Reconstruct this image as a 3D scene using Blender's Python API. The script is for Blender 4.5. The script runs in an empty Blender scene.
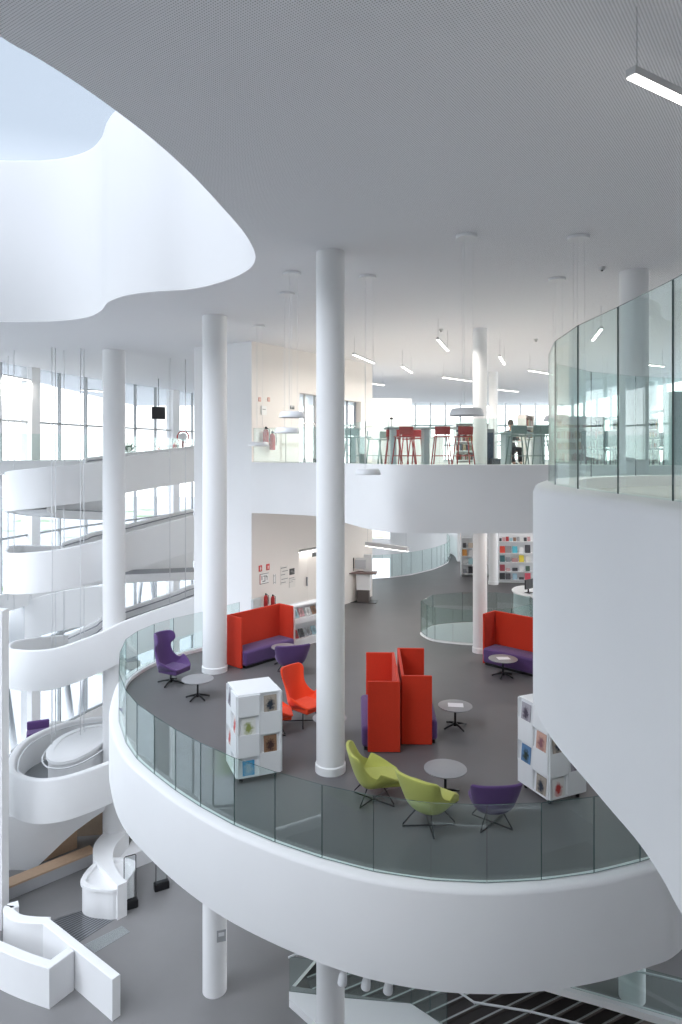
import bpy, bmesh, math, random
from mathutils import Vector, Matrix
from mathutils.geometry import tessellate_polygon

random.seed(7)
PI = math.pi
S = bpy.context.scene
COL = S.collection
F = 682.0            # focal length in pixels of a 682 px wide frame
HY = 455.0           # image row of the horizon
EYE = 13.39          # eye height over the ground floor
H_MID, H_UP = 5.40, 0.30     # mid and upper floor, below the eye
CEIL = 3.467                 # ceiling above the eye

def zz(h): return EYE - h
def G(x, y, h):
    d = F * h / (y - HY)
    return ((x - 341.0) * d / F, d)
def D(x, y, d):
    return ((x - 341.0) * d / F, d, EYE - (y - HY) * d / F)

# ------------------------------------------------------------------ materials
def new_mat(name):
    m = bpy.data.materials.new(name); m.use_nodes = True
    nt = m.node_tree; nt.nodes.clear()
    out = nt.nodes.new('ShaderNodeOutputMaterial')
    return m, nt, out

def pbr(name, col, rough=0.6, noise=0.0, scale=8.0, bump=0.0, bscale=60.0, metal=0.0, spec=0.5, sheen=0.0):
    m, nt, out = new_mat(name)
    b = nt.nodes.new('ShaderNodeBsdfPrincipled')
    b.inputs['Base Color'].default_value = (*col, 1)
    b.inputs['Roughness'].default_value = rough
    b.inputs['Metallic'].default_value = metal
    b.inputs['Specular IOR Level'].default_value = spec
    if sheen: b.inputs['Sheen Weight'].default_value = sheen
    nt.links.new(b.outputs[0], out.inputs[0])
    if noise or bump:
        tc = nt.nodes.new('ShaderNodeTexCoord')
    if noise:
        n = nt.nodes.new('ShaderNodeTexNoise'); n.inputs['Scale'].default_value = scale
        n.inputs['Detail'].default_value = 4
        nt.links.new(tc.outputs['Object'], n.inputs['Vector'])
        r = nt.nodes.new('ShaderNodeMapRange')
        r.inputs['To Min'].default_value = 1 - noise; r.inputs['To Max'].default_value = 1 + noise
        nt.links.new(n.outputs['Fac'], r.inputs['Value'])
        mx = nt.nodes.new('ShaderNodeMix'); mx.data_type = 'RGBA'; mx.blend_type = 'MULTIPLY'
        mx.inputs['Factor'].default_value = 1
        mx.inputs['A'].default_value = (*col, 1)
        nt.links.new(r.outputs[0], mx.inputs['B'])
        nt.links.new(mx.outputs['Result'], b.inputs['Base Color'])
    if bump:
        n2 = nt.nodes.new('ShaderNodeTexNoise'); n2.inputs['Scale'].default_value = bscale
        nt.links.new(tc.outputs['Object'], n2.inputs['Vector'])
        bp = nt.nodes.new('ShaderNodeBump'); bp.inputs['Strength'].default_value = bump
        bp.inputs['Distance'].default_value = 0.01
        nt.links.new(n2.outputs['Fac'], bp.inputs['Height'])
        nt.links.new(bp.outputs[0], b.inputs['Normal'])
    return m

def emis(name, col, k):
    m, nt, out = new_mat(name)
    e = nt.nodes.new('ShaderNodeEmission'); e.inputs[0].default_value = (*col, 1); e.inputs[1].default_value = k
    nt.links.new(e.outputs[0], out.inputs[0]); return m

def glass(name, tint, refl=1.0):
    m, nt, out = new_mat(name)
    t = nt.nodes.new('ShaderNodeBsdfTransparent'); t.inputs[0].default_value = (*tint, 1)
    g = nt.nodes.new('ShaderNodeBsdfGlossy'); g.inputs['Roughness'].default_value = 0.0
    g.inputs['Color'].default_value = (0.95, 1.0, 0.98, 1)
    lw = nt.nodes.new('ShaderNodeLayerWeight'); lw.inputs['Blend'].default_value = .5
    pw = nt.nodes.new('ShaderNodeMath'); pw.operation = 'POWER'; pw.inputs[1].default_value = 4.5
    nt.links.new(lw.outputs['Facing'], pw.inputs[0])
    mu = nt.nodes.new('ShaderNodeMath'); mu.operation = 'MULTIPLY_ADD'; mu.inputs[1].default_value = .75 * refl; mu.inputs[2].default_value = .05 * refl
    nt.links.new(pw.outputs[0], mu.inputs[0])
    mx = nt.nodes.new('ShaderNodeMixShader')
    nt.links.new(mu.outputs[0], mx.inputs[0]); nt.links.new(t.outputs[0], mx.inputs[1]); nt.links.new(g.outputs[0], mx.inputs[2])
    nt.links.new(mx.outputs[0], out.inputs[0]); return m

def perforated(name, col, pitch=0.03):
    m, nt, out = new_mat(name)
    b = nt.nodes.new('ShaderNodeBsdfPrincipled'); b.inputs['Roughness'].default_value = 0.8
    tc = nt.nodes.new('ShaderNodeTexCoord')
    mp = nt.nodes.new('ShaderNodeMapping'); mp.inputs['Rotation'].default_value = (0, 0, 0.62)
    nt.links.new(tc.outputs['Object'], mp.inputs['Vector'])
    def mod(v):
        d = nt.nodes.new('ShaderNodeVectorMath'); d.operation = 'SCALE'; d.inputs['Scale'].default_value = 1 / pitch
        nt.links.new(v, d.inputs[0])
        f_ = nt.nodes.new('ShaderNodeVectorMath'); f_.operation = 'FRACTION'; nt.links.new(d.outputs[0], f_.inputs[0])
        s = nt.nodes.new('ShaderNodeVectorMath'); s.operation = 'SUBTRACT'; s.inputs[1].default_value = (.5, .5, .5)
        nt.links.new(f_.outputs[0], s.inputs[0])
        k = nt.nodes.new('ShaderNodeVectorMath'); k.operation = 'MULTIPLY'; k.inputs[1].default_value = (1, 1, 0)
        nt.links.new(s.outputs[0], k.inputs[0])
        l = nt.nodes.new('ShaderNodeVectorMath'); l.operation = 'LENGTH'; nt.links.new(k.outputs[0], l.inputs[0])
        return l.outputs['Value']
    lt = nt.nodes.new('ShaderNodeMath'); lt.operation = 'LESS_THAN'; lt.inputs[1].default_value = 0.27
    nt.links.new(mod(mp.outputs[0]), lt.inputs[0])
    mx = nt.nodes.new('ShaderNodeMix'); mx.data_type = 'RGBA'
    mx.inputs['A'].default_value = (*col, 1); mx.inputs['B'].default_value = (*[c * .55 for c in col], 1)
    nt.links.new(lt.outputs[0], mx.inputs['Factor'])
    nt.links.new(mx.outputs['Result'], b.inputs['Base Color'])
    nt.links.new(b.outputs[0], out.inputs[0]); return m

M = {}
M['white'] = pbr('white_plaster', (.86, .86, .86), .75, .02, 1.5, spec=.3)
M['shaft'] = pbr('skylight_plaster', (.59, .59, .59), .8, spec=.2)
M['warmwhite'] = pbr('warm_plaster', (.84, .80, .76), .8, .02, 1.5, spec=.3)
M['ceiling'] = perforated('perforated_ceiling', (.90, .90, .92), .025)
M['floor'] = pbr('grey_resin_floor', (.138, .134, .138), .45, .10, .9, spec=.35)
M['gfloor'] = pbr('grey_ground_floor', (.24, .235, .235), .45, .10, .7, spec=.35)
M['ufloor'] = pbr('pale_floor', (.47, .46, .44), .5, .05, 1.0)
M['rampfloor'] = pbr('ramp_floor', (.30, .31, .32), .6, .05, 1.0)
M['glass'] = glass('green_glass', (.905, .962, .95))
M['gedge'] = pbr('glass_edge', (.045, .10, .095), .25)
M['frame'] = pbr('grey_window_frame', (.40, .42, .43), .5)
M['clear'] = glass('window_glass', (.96, .975, .975), .8)
M['solar'] = glass('solar_glass', (.80, .82, .835), .5)
M['sky_glass'] = glass('skylight_glass', (.655, .67, .685), .3)
M['orange'] = pbr('orange_fabric', (.80, .055, .008), .85, .06, 60, .25, 220, sheen=.15)
M['red'] = pbr('red_felt', (.66, .036, .008), .9, .08, 40, .25, 220, sheen=.1)
M['purple'] = pbr('purple_fabric', (.095, .043, .165), .85, .08, 60, .25, 220, sheen=.2)
M['lime'] = pbr('lime_fabric', (.45, .465, .105), .85, .06, 60, .25, 220, sheen=.15)
M['black'] = pbr('black_metal', (.015, .015, .017), .4, metal=.3)
M['steel'] = pbr('grey_metal', (.35, .36, .38), .35, metal=.9)
M['lightmetal'] = pbr('white_metal', (.78, .79, .80), .4)
M['tabletop'] = pbr('grey_tabletop', (.30, .30, .31), .45, .04, 12)
M['paper'] = pbr('paper', (.85, .85, .87), .7)
M['laminate'] = pbr('white_laminate', (.84, .85, .86), .4, spec=.4)
M['wood'] = pbr('pale_wood', (.62, .43, .29), .55, .10, 9)
M['brownwall'] = pbr('timber_wall', (.42, .33, .25), .65, .10, 5)
M['stone'] = pbr('dark_stair', (.05, .043, .042), .6, .15, 5)
M['nosing'] = pbr('stair_nosing', (.45, .48, .48), .5)
M['lamp'] = emis('lamp_diffuser', (1, .97, .92), 5.0)
M['lampgrey'] = pbr('lamp_housing', (.62, .62, .62), .5)
M['redpaint'] = pbr('red_paint', (.42, .022, .022), .45)
M['paleblue'] = pbr('pale_blue_laminate', (.52, .60, .62), .45)
M['greygreen'] = pbr('grey_green_plastic', (.25, .33, .31), .5)
M['darkteal'] = pbr('dark_teal_fabric', (.05, .095, .10), .8)
M['skin'] = pbr('skin', (.50, .29, .21), .6)
M['hair'] = pbr('dark_hair', (.03, .018, .012), .6)
M['cloth'] = pbr('charcoal_cloth', (.06, .07, .075), .85, .1, 30)
M['grass'] = None

def exterior_mat():
    m, nt, out = new_mat('outdoor_ground')
    b = nt.nodes.new('ShaderNodeBsdfPrincipled'); b.inputs['Roughness'].default_value = .9
    tc = nt.nodes.new('ShaderNodeTexCoord')
    n = nt.nodes.new('ShaderNodeTexNoise'); n.inputs['Scale'].default_value = .11; n.inputs['Detail'].default_value = 3
    nt.links.new(tc.outputs['Object'], n.inputs['Vector'])
    r = nt.nodes.new('ShaderNodeValToRGB')
    r.color_ramp.elements[0].position = .36; r.color_ramp.elements[0].color = (.20, .29, .13, 1)
    r.color_ramp.elements[1].position = .42; r.color_ramp.elements[1].color = (.48, .49, .50, 1)
    nt.links.new(n.outputs['Fac'], r.inputs[0]); nt.links.new(r.outputs[0], b.inputs['Base Color'])
    nt.links.new(b.outputs[0], out.inputs[0]); return m
M['outdoor'] = exterior_mat()

_cc = {}
def colmat(name, col, rough=.55):
    k = (name, col)
    if k not in _cc: _cc[k] = pbr(name, col, rough)
    return _cc[k]

# cover material: a printed magazine cover with blocks of colour
def cover_mat(name, base, ink, scale):
    m, nt, out = new_mat(name)
    b = nt.nodes.new('ShaderNodeBsdfPrincipled'); b.inputs['Roughness'].default_value = .35
    tc = nt.nodes.new('ShaderNodeTexCoord')
    n = nt.nodes.new('ShaderNodeTexNoise'); n.inputs['Scale'].default_value = scale * 1.6; n.inputs['Detail'].default_value = 4
    nt.links.new(tc.outputs['Object'], n.inputs['Vector'])
    mp = nt.nodes.new('ShaderNodeMapping'); mp.inputs['Location'].default_value = (0, 0, -1.05); mp.inputs['Scale'].default_value = (12, 0, 8.8)
    nt.links.new(tc.outputs['Object'], mp.inputs['Vector'])
    ln = nt.nodes.new('ShaderNodeVectorMath'); ln.operation = 'LENGTH'; nt.links.new(mp.outputs[0], ln.inputs[0])
    ma = nt.nodes.new('ShaderNodeMath'); ma.operation = 'MULTIPLY_ADD'; ma.inputs[1].default_value = 1.6
    nt.links.new(n.outputs['Fac'], ma.inputs[0]); nt.links.new(ln.outputs['Value'], ma.inputs[2])
    r = nt.nodes.new('ShaderNodeValToRGB'); r.color_ramp.interpolation = 'LINEAR'
    r.color_ramp.elements[0].position = .62; r.color_ramp.elements[0].color = (*ink, 1)
    r.color_ramp.elements[1].position = .92; r.color_ramp.elements[1].color = (*base, 1)
    dv = nt.nodes.new('ShaderNodeMath'); dv.operation = 'MULTIPLY'; dv.inputs[1].default_value = .5; nt.links.new(ma.outputs[0], dv.inputs[0])
    nt.links.new(dv.outputs[0], r.inputs[0]); nt.links.new(r.outputs[0], b.inputs['Base Color'])
    nt.links.new(b.outputs[0], out.inputs[0]); return m

# ------------------------------------------------------------------ helpers
def link(name, bm, mats, parent=None, smooth=False, bevel=0, seg=2):
    me = bpy.data.meshes.new(name)
    bmesh.ops.recalc_face_normals(bm, faces=bm.faces[:])
    bm.to_mesh(me); bm.free()
    if not isinstance(mats, (list, tuple)): mats = [mats]
    for m in mats: me.materials.append(m)
    o = bpy.data.objects.new(name, me); COL.objects.link(o)
    if smooth:
        for p in me.polygons: p.use_smooth = True
    if parent: o.parent = parent
    if bevel:
        md = o.modifiers.new('bevel', 'BEVEL'); md.width = bevel; md.segments = seg; md.limit_method = 'ANGLE'
    return o

def tag(o, label, cat=None, group=None, kind=None):
    if label: o['label'] = label
    if cat: o['category'] = cat
    if group: o['group'] = group
    if kind: o['kind'] = kind
    return o

def empty(name, loc, rz, label, cat, group=None):
    o = bpy.data.objects.new(name, None); COL.objects.link(o)
    o.empty_display_size = .1
    o.location = loc; o.rotation_euler = (0, 0, rz)
    return tag(o, label, cat, group)

def copy_tree(o, parent=None):
    c = o.copy(); COL.objects.link(c)
    if parent: c.parent = parent
    for ch in [x for x in COL.objects if x.parent == o]:
        copy_tree(ch, c)
    return c

def add_box(bm, x0, y0, z0, x1, y1, z1, mi=0, mat=None):
    v = [bm.verts.new((x, y, z)) for x in (x0, x1) for y in (y0, y1) for z in (z0, z1)]
    if mat:
        for q in v: q.co = mat @ q.co
    fs = [(0, 1, 3, 2), (4, 6, 7, 5), (0, 4, 5, 1), (2, 3, 7, 6), (0, 2, 6, 4), (1, 5, 7, 3)]
    for f in fs:
        fc = bm.faces.new([v[i] for i in f]); fc.material_index = mi
    return v

def box(name, x0, y0, z0, x1, y1, z1, m, parent=None, bevel=0):
    bm = bmesh.new(); add_box(bm, x0, y0, z0, x1, y1, z1)
    return link(name, bm, m, parent, bevel=bevel)

def add_tube(bm, pts, r, n=8, closed=False):
    pts = [Vector(p) for p in pts]; rings = []
    N = len(pts)
    for i, p in enumerate(pts):
        a = pts[(i - 1) % N] if (i > 0 or closed) else p
        b = pts[(i + 1) % N] if (i < N - 1 or closed) else p
        t = (b - a).normalized()
        up = Vector((0, 0, 1)) if abs(t.z) < .9 else Vector((1, 0, 0))
        u = t.cross(up).normalized(); w = t.cross(u)
        rr = r[i] if isinstance(r, (list, tuple)) else r
        rings.append([bm.verts.new(p + (u * math.cos(2 * PI * k / n) + w * math.sin(2 * PI * k / n)) * rr) for k in range(n)])
    for i in range(N if closed else N - 1):
        A, B = rings[i], rings[(i + 1) % N]
        for k in range(n): bm.faces.new((A[k], A[(k + 1) % n], B[(k + 1) % n], B[k]))
    if not closed:
        bm.faces.new(rings[0]); bm.faces.new(rings[-1])

def tube(name, pts, r, m, parent=None, n=8, closed=False):
    bm = bmesh.new(); add_tube(bm, pts, r, n, closed)
    return link(name, bm, m, parent, smooth=n > 5)

def add_lathe(bm, prof, n=32, cx=0, cy=0, sx=1, sy=1):
    rings = []
    for r, z in prof:
        if r < 1e-6: rings.append([bm.verts.new((cx, cy, z))])
        else: rings.append([bm.verts.new((cx + sx * r * math.cos(2 * PI * k / n), cy + sy * r * math.sin(2 * PI * k / n), z)) for k in range(n)])
    for A, B in zip(rings, rings[1:]):
        for k in range(n):
            k2 = (k + 1) % n
            if len(A) == 1 and len(B) == 1: continue
            if len(A) == 1: bm.faces.new((A[0], B[k], B[k2]))
            elif len(B) == 1: bm.faces.new((A[k], A[k2], B[0]))
            else: bm.faces.new((A[k], A[k2], B[k2], B[k]))

def lathe(name, prof, m, parent=None, n=32, cx=0, cy=0, sx=1, sy=1, auto=True):
    bm = bmesh.new(); add_lathe(bm, prof, n, cx, cy, sx, sy)
    o = link(name, bm, m, parent, smooth=True)
    if auto:
        md = o.modifiers.new('edge', 'EDGE_SPLIT'); md.split_angle = math.radians(35)
    return o

def smooth_path(pts, n=6, closed=False):
    P = [Vector(p) for p in pts]; out = []; N = len(P)
    rng = range(N) if closed else range(N - 1)
    for i in rng:
        if closed: p0, p1, p2, p3 = P[i - 1], P[i], P[(i + 1) % N], P[(i + 2) % N]
        else:
            p1, p2 = P[i], P[i + 1]
            p0 = P[i - 1] if i else p1 * 2 - p2
            p3 = P[i + 2] if i + 2 < N else p2 * 2 - p1
        # centripetal catmull-rom
        d1 = max((p1 - p0).length, 1e-4) ** .5; d2 = max((p2 - p1).length, 1e-4) ** .5; d3 = max((p3 - p2).length, 1e-4) ** .5
        m1 = ((p1 - p0) / d1 - (p2 - p0) / (d1 + d2) + (p2 - p1) / d2) * d2
        m2 = ((p2 - p1) / d2 - (p3 - p1) / (d2 + d3) + (p3 - p2) / d3) * d2
        for k in range(n):
            t = k / n
            h00 = 2 * t**3 - 3 * t**2 + 1; h10 = t**3 - 2 * t**2 + t; h01 = -2 * t**3 + 3 * t**2; h11 = t**3 - t**2
            out.append(p1 * h00 + m1 * h10 + p2 * h01 + m2 * h11)
    if not closed: out.append(P[-1])
    return out

def normals2(path, closed=False):
    N = len(path); out = []
    for i in range(N):
        a = path[(i - 1) % N] if (i > 0 or closed) else path[i]
        b = path[(i + 1) % N] if (i < N - 1 or closed) else path[i]
        t = Vector((b[0] - a[0], b[1] - a[1]))
        t = t.normalized() if t.length > 1e-9 else Vector((1, 0))
        out.append(Vector((-t.y, t.x)))
    return out

def sweep(name, path, prof, mats, parent=None, closed=False, split=40, mi=None):
    """path of 3D points; prof = closed loop of (offset to the left, dz)"""
    bm = bmesh.new(); nn = normals2(path, closed); rings = []
    for p, n in zip(path, nn):
        rings.append([bm.verts.new((p[0] + n.x * o, p[1] + n.y * o, p[2] + dz)) for o, dz in prof])
    K = len(prof); N = len(rings)
    for i in range(N if closed else N - 1):
        A, B = rings[i], rings[(i + 1) % N]
        for k in range(K):
            f = bm.faces.new((A[k], A[(k + 1) % K], B[(k + 1) % K], B[k]))
            if mi: f.material_index = mi[k]
    if not closed:
        bm.faces.new(rings[0]); bm.faces.new(rings[-1])
    o = link(name, bm, mats, parent, smooth=True)
    md = o.modifiers.new('edge', 'EDGE_SPLIT'); md.split_angle = math.radians(split)
    return o

def parapet_prof(w, h, r=.03):
    return [(0, -h), (0, -r), (r * .3, -r * .3), (r, 0), (w - r, 0), (w - r * .3, -r * .3), (w, -r), (w, -h)]

def offset_path(path, d, closed=False):
    nn = normals2(path, closed)
    return [Vector((p[0] + n.x * d, p[1] + n.y * d, p[2] if len(p) > 2 else 0)) for p, n in zip(path, nn)]

def plate(name, outer, z_top, z_bot, mats, holes=(), parent=None, bottom_mi=0, side_mi=0):
    """flat slab with holes"""
    bm = bmesh.new()
    loops = [outer] + list(holes)
    pts3 = [[Vector((p[0], p[1], 0)) for p in L] for L in loops]
    tris = tessellate_polygon(pts3)
    flat = [p for L in pts3 for p in L]
    top = [bm.verts.new((p.x, p.y, z_top)) for p in flat]
    bot = [bm.verts.new((p.x, p.y, z_bot)) for p in flat]
    for a, b, c in tris:
        try:
            bm.faces.new((top[a], top[b], top[c]))
            f = bm.faces.new((bot[c], bot[b], bot[a])); f.material_index = bottom_mi
        except ValueError: pass
    i0 = 0
    for L in pts3:
        n = len(L)
        for k in range(n):
            a, b = i0 + k, i0 + (k + 1) % n
            try:
                f = bm.faces.new((top[a], top[b], bot[b], bot[a])); f.material_index = side_mi
            except ValueError: pass
        i0 += n
    return link(name, bm, mats, parent)

def pane(a, b, z0, z1, parent, za=0, zb=0, name='glass_panel', gap=.003, t=.013, mats=None):
    a = Vector(a[:2]); b = Vector(b[:2]); d = (b - a); L = d.length; d.normalize()
    a2 = a + d * gap; b2 = b - d * gap; n = Vector((-d.y, d.x)) * t / 2
    bm = bmesh.new(); v = []
    for (p, dz) in ((a2, za), (b2, zb)):
        for s in (-1, 1):
            for z in (z0 + dz, z1 + dz):
                v.append(bm.verts.new((p.x + n.x * s, p.y + n.y * s, z)))
    for f, mi in (((0, 1, 3, 2), 1), ((4, 6, 7, 5), 1), ((0, 4, 5, 1), 0), ((2, 3, 7, 6), 0), ((0, 2, 6, 4), 1), ((1, 5, 7, 3), 1)):
        bm.faces.new([v[i] for i in f]).material_index = mi
    return link(name, bm, mats or [M['glass'], M['gedge']], parent)

def balustrade(joints, z0, z1, label, dzs=None, t=.013):
    e = empty('glass_balustrade', (0, 0, 0), 0, label, 'balustrade')
    for i in range(len(joints) - 1):
        pane(joints[i], joints[i + 1], z0, z1, e, *((dzs[i], dzs[i + 1]) if dzs else (0, 0)), t=t)
    return e

def structure(o, label=None):
    o['kind'] = 'structure'
    if label: o['label'] = label
    return o

# ------------------------------------------------------------------ camera, world, light
cam = bpy.data.cameras.new('camera'); co = bpy.data.objects.new('camera', cam); COL.objects.link(co)
co.location = (0, 0, EYE); co.rotation_euler = (PI / 2, 0, 0)
cam.sensor_fit = 'HORIZONTAL'; cam.sensor_width = 24; cam.lens = 24
cam.shift_y = -57.0 / 1024.0 * (1024.0 / 682.0)
cam.clip_start = .05; cam.clip_end = 500
S.camera = co

w = bpy.data.worlds.new('sky'); S.world = w; w.use_nodes = True
nt = w.node_tree; nt.nodes.clear()
wo = nt.nodes.new('ShaderNodeOutputWorld'); bg = nt.nodes.new('ShaderNodeBackground')
tc = nt.nodes.new('ShaderNodeTexCoord'); sp = nt.nodes.new('ShaderNodeSeparateXYZ')
nt.links.new(tc.outputs['Generated'], sp.inputs[0])
rp = nt.nodes.new('ShaderNodeValToRGB')
rp.color_ramp.elements[0].position = 0.0; rp.color_ramp.elements[0].color = (1.0, .99, .98, 1)
rp.color_ramp.elements[1].position = 0.40; rp.color_ramp.elements[1].color = (.315, .355, .41, 1)
e2 = rp.color_ramp.elements.new(.20); e2.color = (.76, .80, .88, 1)
nt.links.new(sp.outputs['Z'], rp.inputs[0]); nt.links.new(rp.outputs[0], bg.inputs[0])
bg.inputs[1].default_value = 2.6
nt.links.new(bg.outputs[0], wo.inputs[0])

def lamp(kind, name, loc, rot, energy, col=(1, 1, 1), **kw):
    l = bpy.data.lights.new(name, kind); l.energy = energy; l.color = col
    for k, v in kw.items(): setattr(l, k, v)
    o = bpy.data.objects.new(name, l); COL.objects.link(o); o.location = loc; o.rotation_euler = rot
    return o
# hazy sun through the skylight, from the upper left behind the camera
sun = lamp('SUN', 'hazy_sun', (-20, -20, 40), (0, 0, 0), 5.2, (.94, .95, 1.0), angle=math.radians(60))
sun.rotation_euler = Vector((.45, .55, -.75)).to_track_quat('-Z', 'Y').to_euler()

S.view_settings.view_transform = 'Standard'
try: S.view_settings.look = 'None'
except Exception: pass
S.view_settings.gamma = 1; S.view_settings.use_curve_mapping = False
S.view_settings.exposure = 0.84
cy = S.cycles
cy.max_bounces = 10; cy.diffuse_bounces = 6; cy.glossy_bounces = 3; cy.transmission_bounces = 4
cy.transparent_max_bounces = 48
cy.caustics_reflective = False; cy.caustics_refractive = False
cy.use_denoising = True
cy.sample_clamp_indirect = 8

# ------------------------------------------------------------------ outdoors and ground floor
structure(plate('ground', [(-140, -60), (140, -60), (140, 220), (-140, 220)], -.13, -.6, [M['outdoor']], [[(-14, -3), (14, -3), (14, 41), (-5, 41), (-8.3, 38), (-9.9, 34), (-11.6, 30), (-12.7, 25.5), (-13.5, 21.5), (-14, 10)]]))

# stair well in the ground floor
pit = [G(x, y, 13.39) for x, y in ((292, 986), (318, 956), (470, 950), (560, 986), (676, 1024), (760, 1052), (470, 1040), (443, 1024), (410, 1003))]
floor_outline = [(-13.8, -3), (14, -3), (14, 41), (-5, 41), (-8.3, 38), (-9.9, 34), (-11.6, 30), (-12.7, 25.5), (-13.5, 21.5), (-14, 10)]
structure(plate('floor', floor_outline, 0, -.12, [M['gfloor'], M['white']], [pit], side_mi=1), 'grey resin floor of the entrance hall far below')

# ------------------------------------------------------------------ ceiling and skylight
open_px = [(0, 36), (36, 57), (72.4, 80), (110.6, 106.7), (152.5, 139), (190.6, 173.4), (221, 205.8), (244, 232.5), (253.5, 249), (255.5, 258), (252, 266), (242, 273.5), (221, 282), (190.6, 289),
           (152.5, 291.6), (125.8, 295.4), (108.7, 301.9), (101, 310.6), (87.7, 317), (57.2, 321), (0, 321.7)]
op = [G(x, y, -CEIL) for x, y in open_px] + [(-11.8, 17.2), (-13.0, 13), (-13.2, 6), (-12.8, -2), (-9.5, -5.5), (-6, -5.2), (-4.2, -2), (-3.5, 2)]
op = [(p.x, p.y) for p in smooth_path([(x, y, 0) for x, y in op], 5, True)]
ceil_out = [(-14.5, -8), (16, -8), (16, 48), (-14.5, 48)]
ZC = EYE + CEIL
structure(plate('ceiling', ceil_out, ZC + .015, ZC, [M['white'], M['ceiling'], M['white']], [op], bottom_mi=1, side_mi=2), 'pale perforated ceiling with a curved skylight opening')
ZS = EYE + 7.7
area = sum(op[i - 1][0] * op[i][1] - op[i][0] * op[i - 1][1] for i in range(len(op)))
oploop = op if area < 0 else op[::-1]          # left normal points outwards
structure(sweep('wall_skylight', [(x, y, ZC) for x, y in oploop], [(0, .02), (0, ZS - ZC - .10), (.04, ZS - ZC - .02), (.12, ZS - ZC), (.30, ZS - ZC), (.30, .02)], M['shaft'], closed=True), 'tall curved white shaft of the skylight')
big = [(p[0], p[1]) for p in offset_path([(x, y, 0) for x, y in oploop], .2, True)]
structure(plate('window_skylight', big, ZS + .03, ZS + .01, [M['sky_glass']]), 'glass roof over the skylight shaft')

# ------------------------------------------------------------------ mid floor
back_px = [(202.6, 646.6), (193, 649), (173.6, 654.5), (154.2, 661.6), (137.5, 670.4), (126, 680)]
front_px = [(117.6, 712.6), (119, 721.4), (126, 742.9), (137, 758.9), (154.3, 774), (175.5, 790.3), (200.6, 806.7), (234.3, 825.1), (275, 842), (322, 858), (373.6, 871.4), (431, 880), (486.8, 882.7), (541.4, 880), (594, 872.8), (640, 861.7), (660, 855.5)]
gl = [(-3.0, 20.15)] + [G(x, y, 5.31) for x, y in back_px] + [(-4.86, 15.0)] + [G(x, y, 5.31) for x, y in front_px] + [(4.75, 9.5), (5.5, 10.4), (6.1, 11.5)]
glp = smooth_path([(x, y, zz(5.32)) for x, y in gl], 4)
outer = offset_path(glp, -.17)
prof = [(0, -1.24), (0, -.05), (.015, -.012), (.05, 0), (.24, 0), (.24, -.16), (.24, -1.24)]
structure(sweep('balcony_fascia', outer, prof, M['white'], split=50), 'white curved fascia of the lounge balcony')

inner = [(p[0], p[1]) for p in offset_path(glp, .05)]
oval_px = [(421, 633.7), (427, 638.5), (435, 641.4), (453, 643.6), (472.8, 645)]
oval = [G(x, y, H_MID) for x, y in oval_px] + [(4.9, 19.6), (5.8, 20.3), (5.9, 21.3), (5.0, 21.9), (3.9, 21.9), (2.9, 21.5)]
oval = [(p.x, p.y) for p in smooth_path([(x, y, 0) for x, y in oval], 4, True)]
far_px = [(372, 579), (392, 577.6), (411, 575), (431.7, 570), (441, 566.5), (447.5, 563)]
farv_open = [G(x, y, H_MID) for x, y in far_px] + [(5.75, 36), (5.9, 38), (5.9, 43.5)]
farv = farv_open + [(0.2, 43.5), (0.2, 30.2)]
mid_outline = inner + [(7.5, 13.5), (14, 15), (14, 44), (-2.9, 44), (-2.9, 20.75)]
structure(plate('floor_lounge', mid_outline, zz(H_MID), zz(H_MID) - .3, [M['floor'], M['white'], M['white']], [oval, farv], bottom_mi=1, side_mi=2), 'dark grey resin floor of the lounge level')
structure(plate('ceiling_hall', [(p[0], p[1]) for p in offset_path(glp, -.05)] + [(7.5, 13.5), (14, 15), (14, 44), (-2.9, 44), (-2.9, 20.75)], zz(6.46), zz(6.53), [M['white']], [oval, farv]))
ccw = lambda L: L if sum(L[i - 1][0] * L[i][1] - L[i][0] * L[i - 1][1] for i in range(len(L))) > 0 else L[::-1]
ov = ccw(oval)[::-1]      # left normal outwards of hole
structure(sweep('void_fascia', [(x, y, zz(5.385)) for x, y in ov], [(-.012, -1.2), (-.012, 0), (.03, 0), (.03, -1.2)], M['white'], closed=True))
fv = ccw(farv)[::-1]
structure(sweep('void_fascia', [(x, y, zz(5.385)) for x, y in fv], [(-.012, -1.2), (-.012, 0), (.03, 0), (.03, -1.2)], M['white'], closed=True))

# balustrade of the lounge (joints read along the curve)
j_back = [(-3.0, 20.15)] + [G(x, y, 5.31) for x, y in back_px]
j_front = [(-4.86, 15.0)] + [G(x, y, 5.31) for x, y in front_px[1:]] + [(4.75, 9.5), (5.5, 10.4), (6.1, 11.5)]
j_mid = [j_back[0], j_back[1], j_back[3], j_back[4], j_back[5], j_back[6], (-4.86, 15.0)] + j_front[1:]
balustrade(j_mid, zz(5.31), zz(4.345), 'curved green glass balustrade around the edge of the lounge balcony')
ovj = [oval[i] for i in range(0, len(oval), 4)]
balustrade(ovj + [ovj[0]], zz(5.34), zz(4.41), 'glass balustrade ringing the oval floor opening behind the round white pillar')
fvs = smooth_path([(x, y, 0) for x, y in farv_open], 2)
balustrade([(p.x, p.y) for p in fvs if p.y < 39], zz(5.34), zz(4.37), 'curved glass balustrade far back beside the information kiosk')

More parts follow.
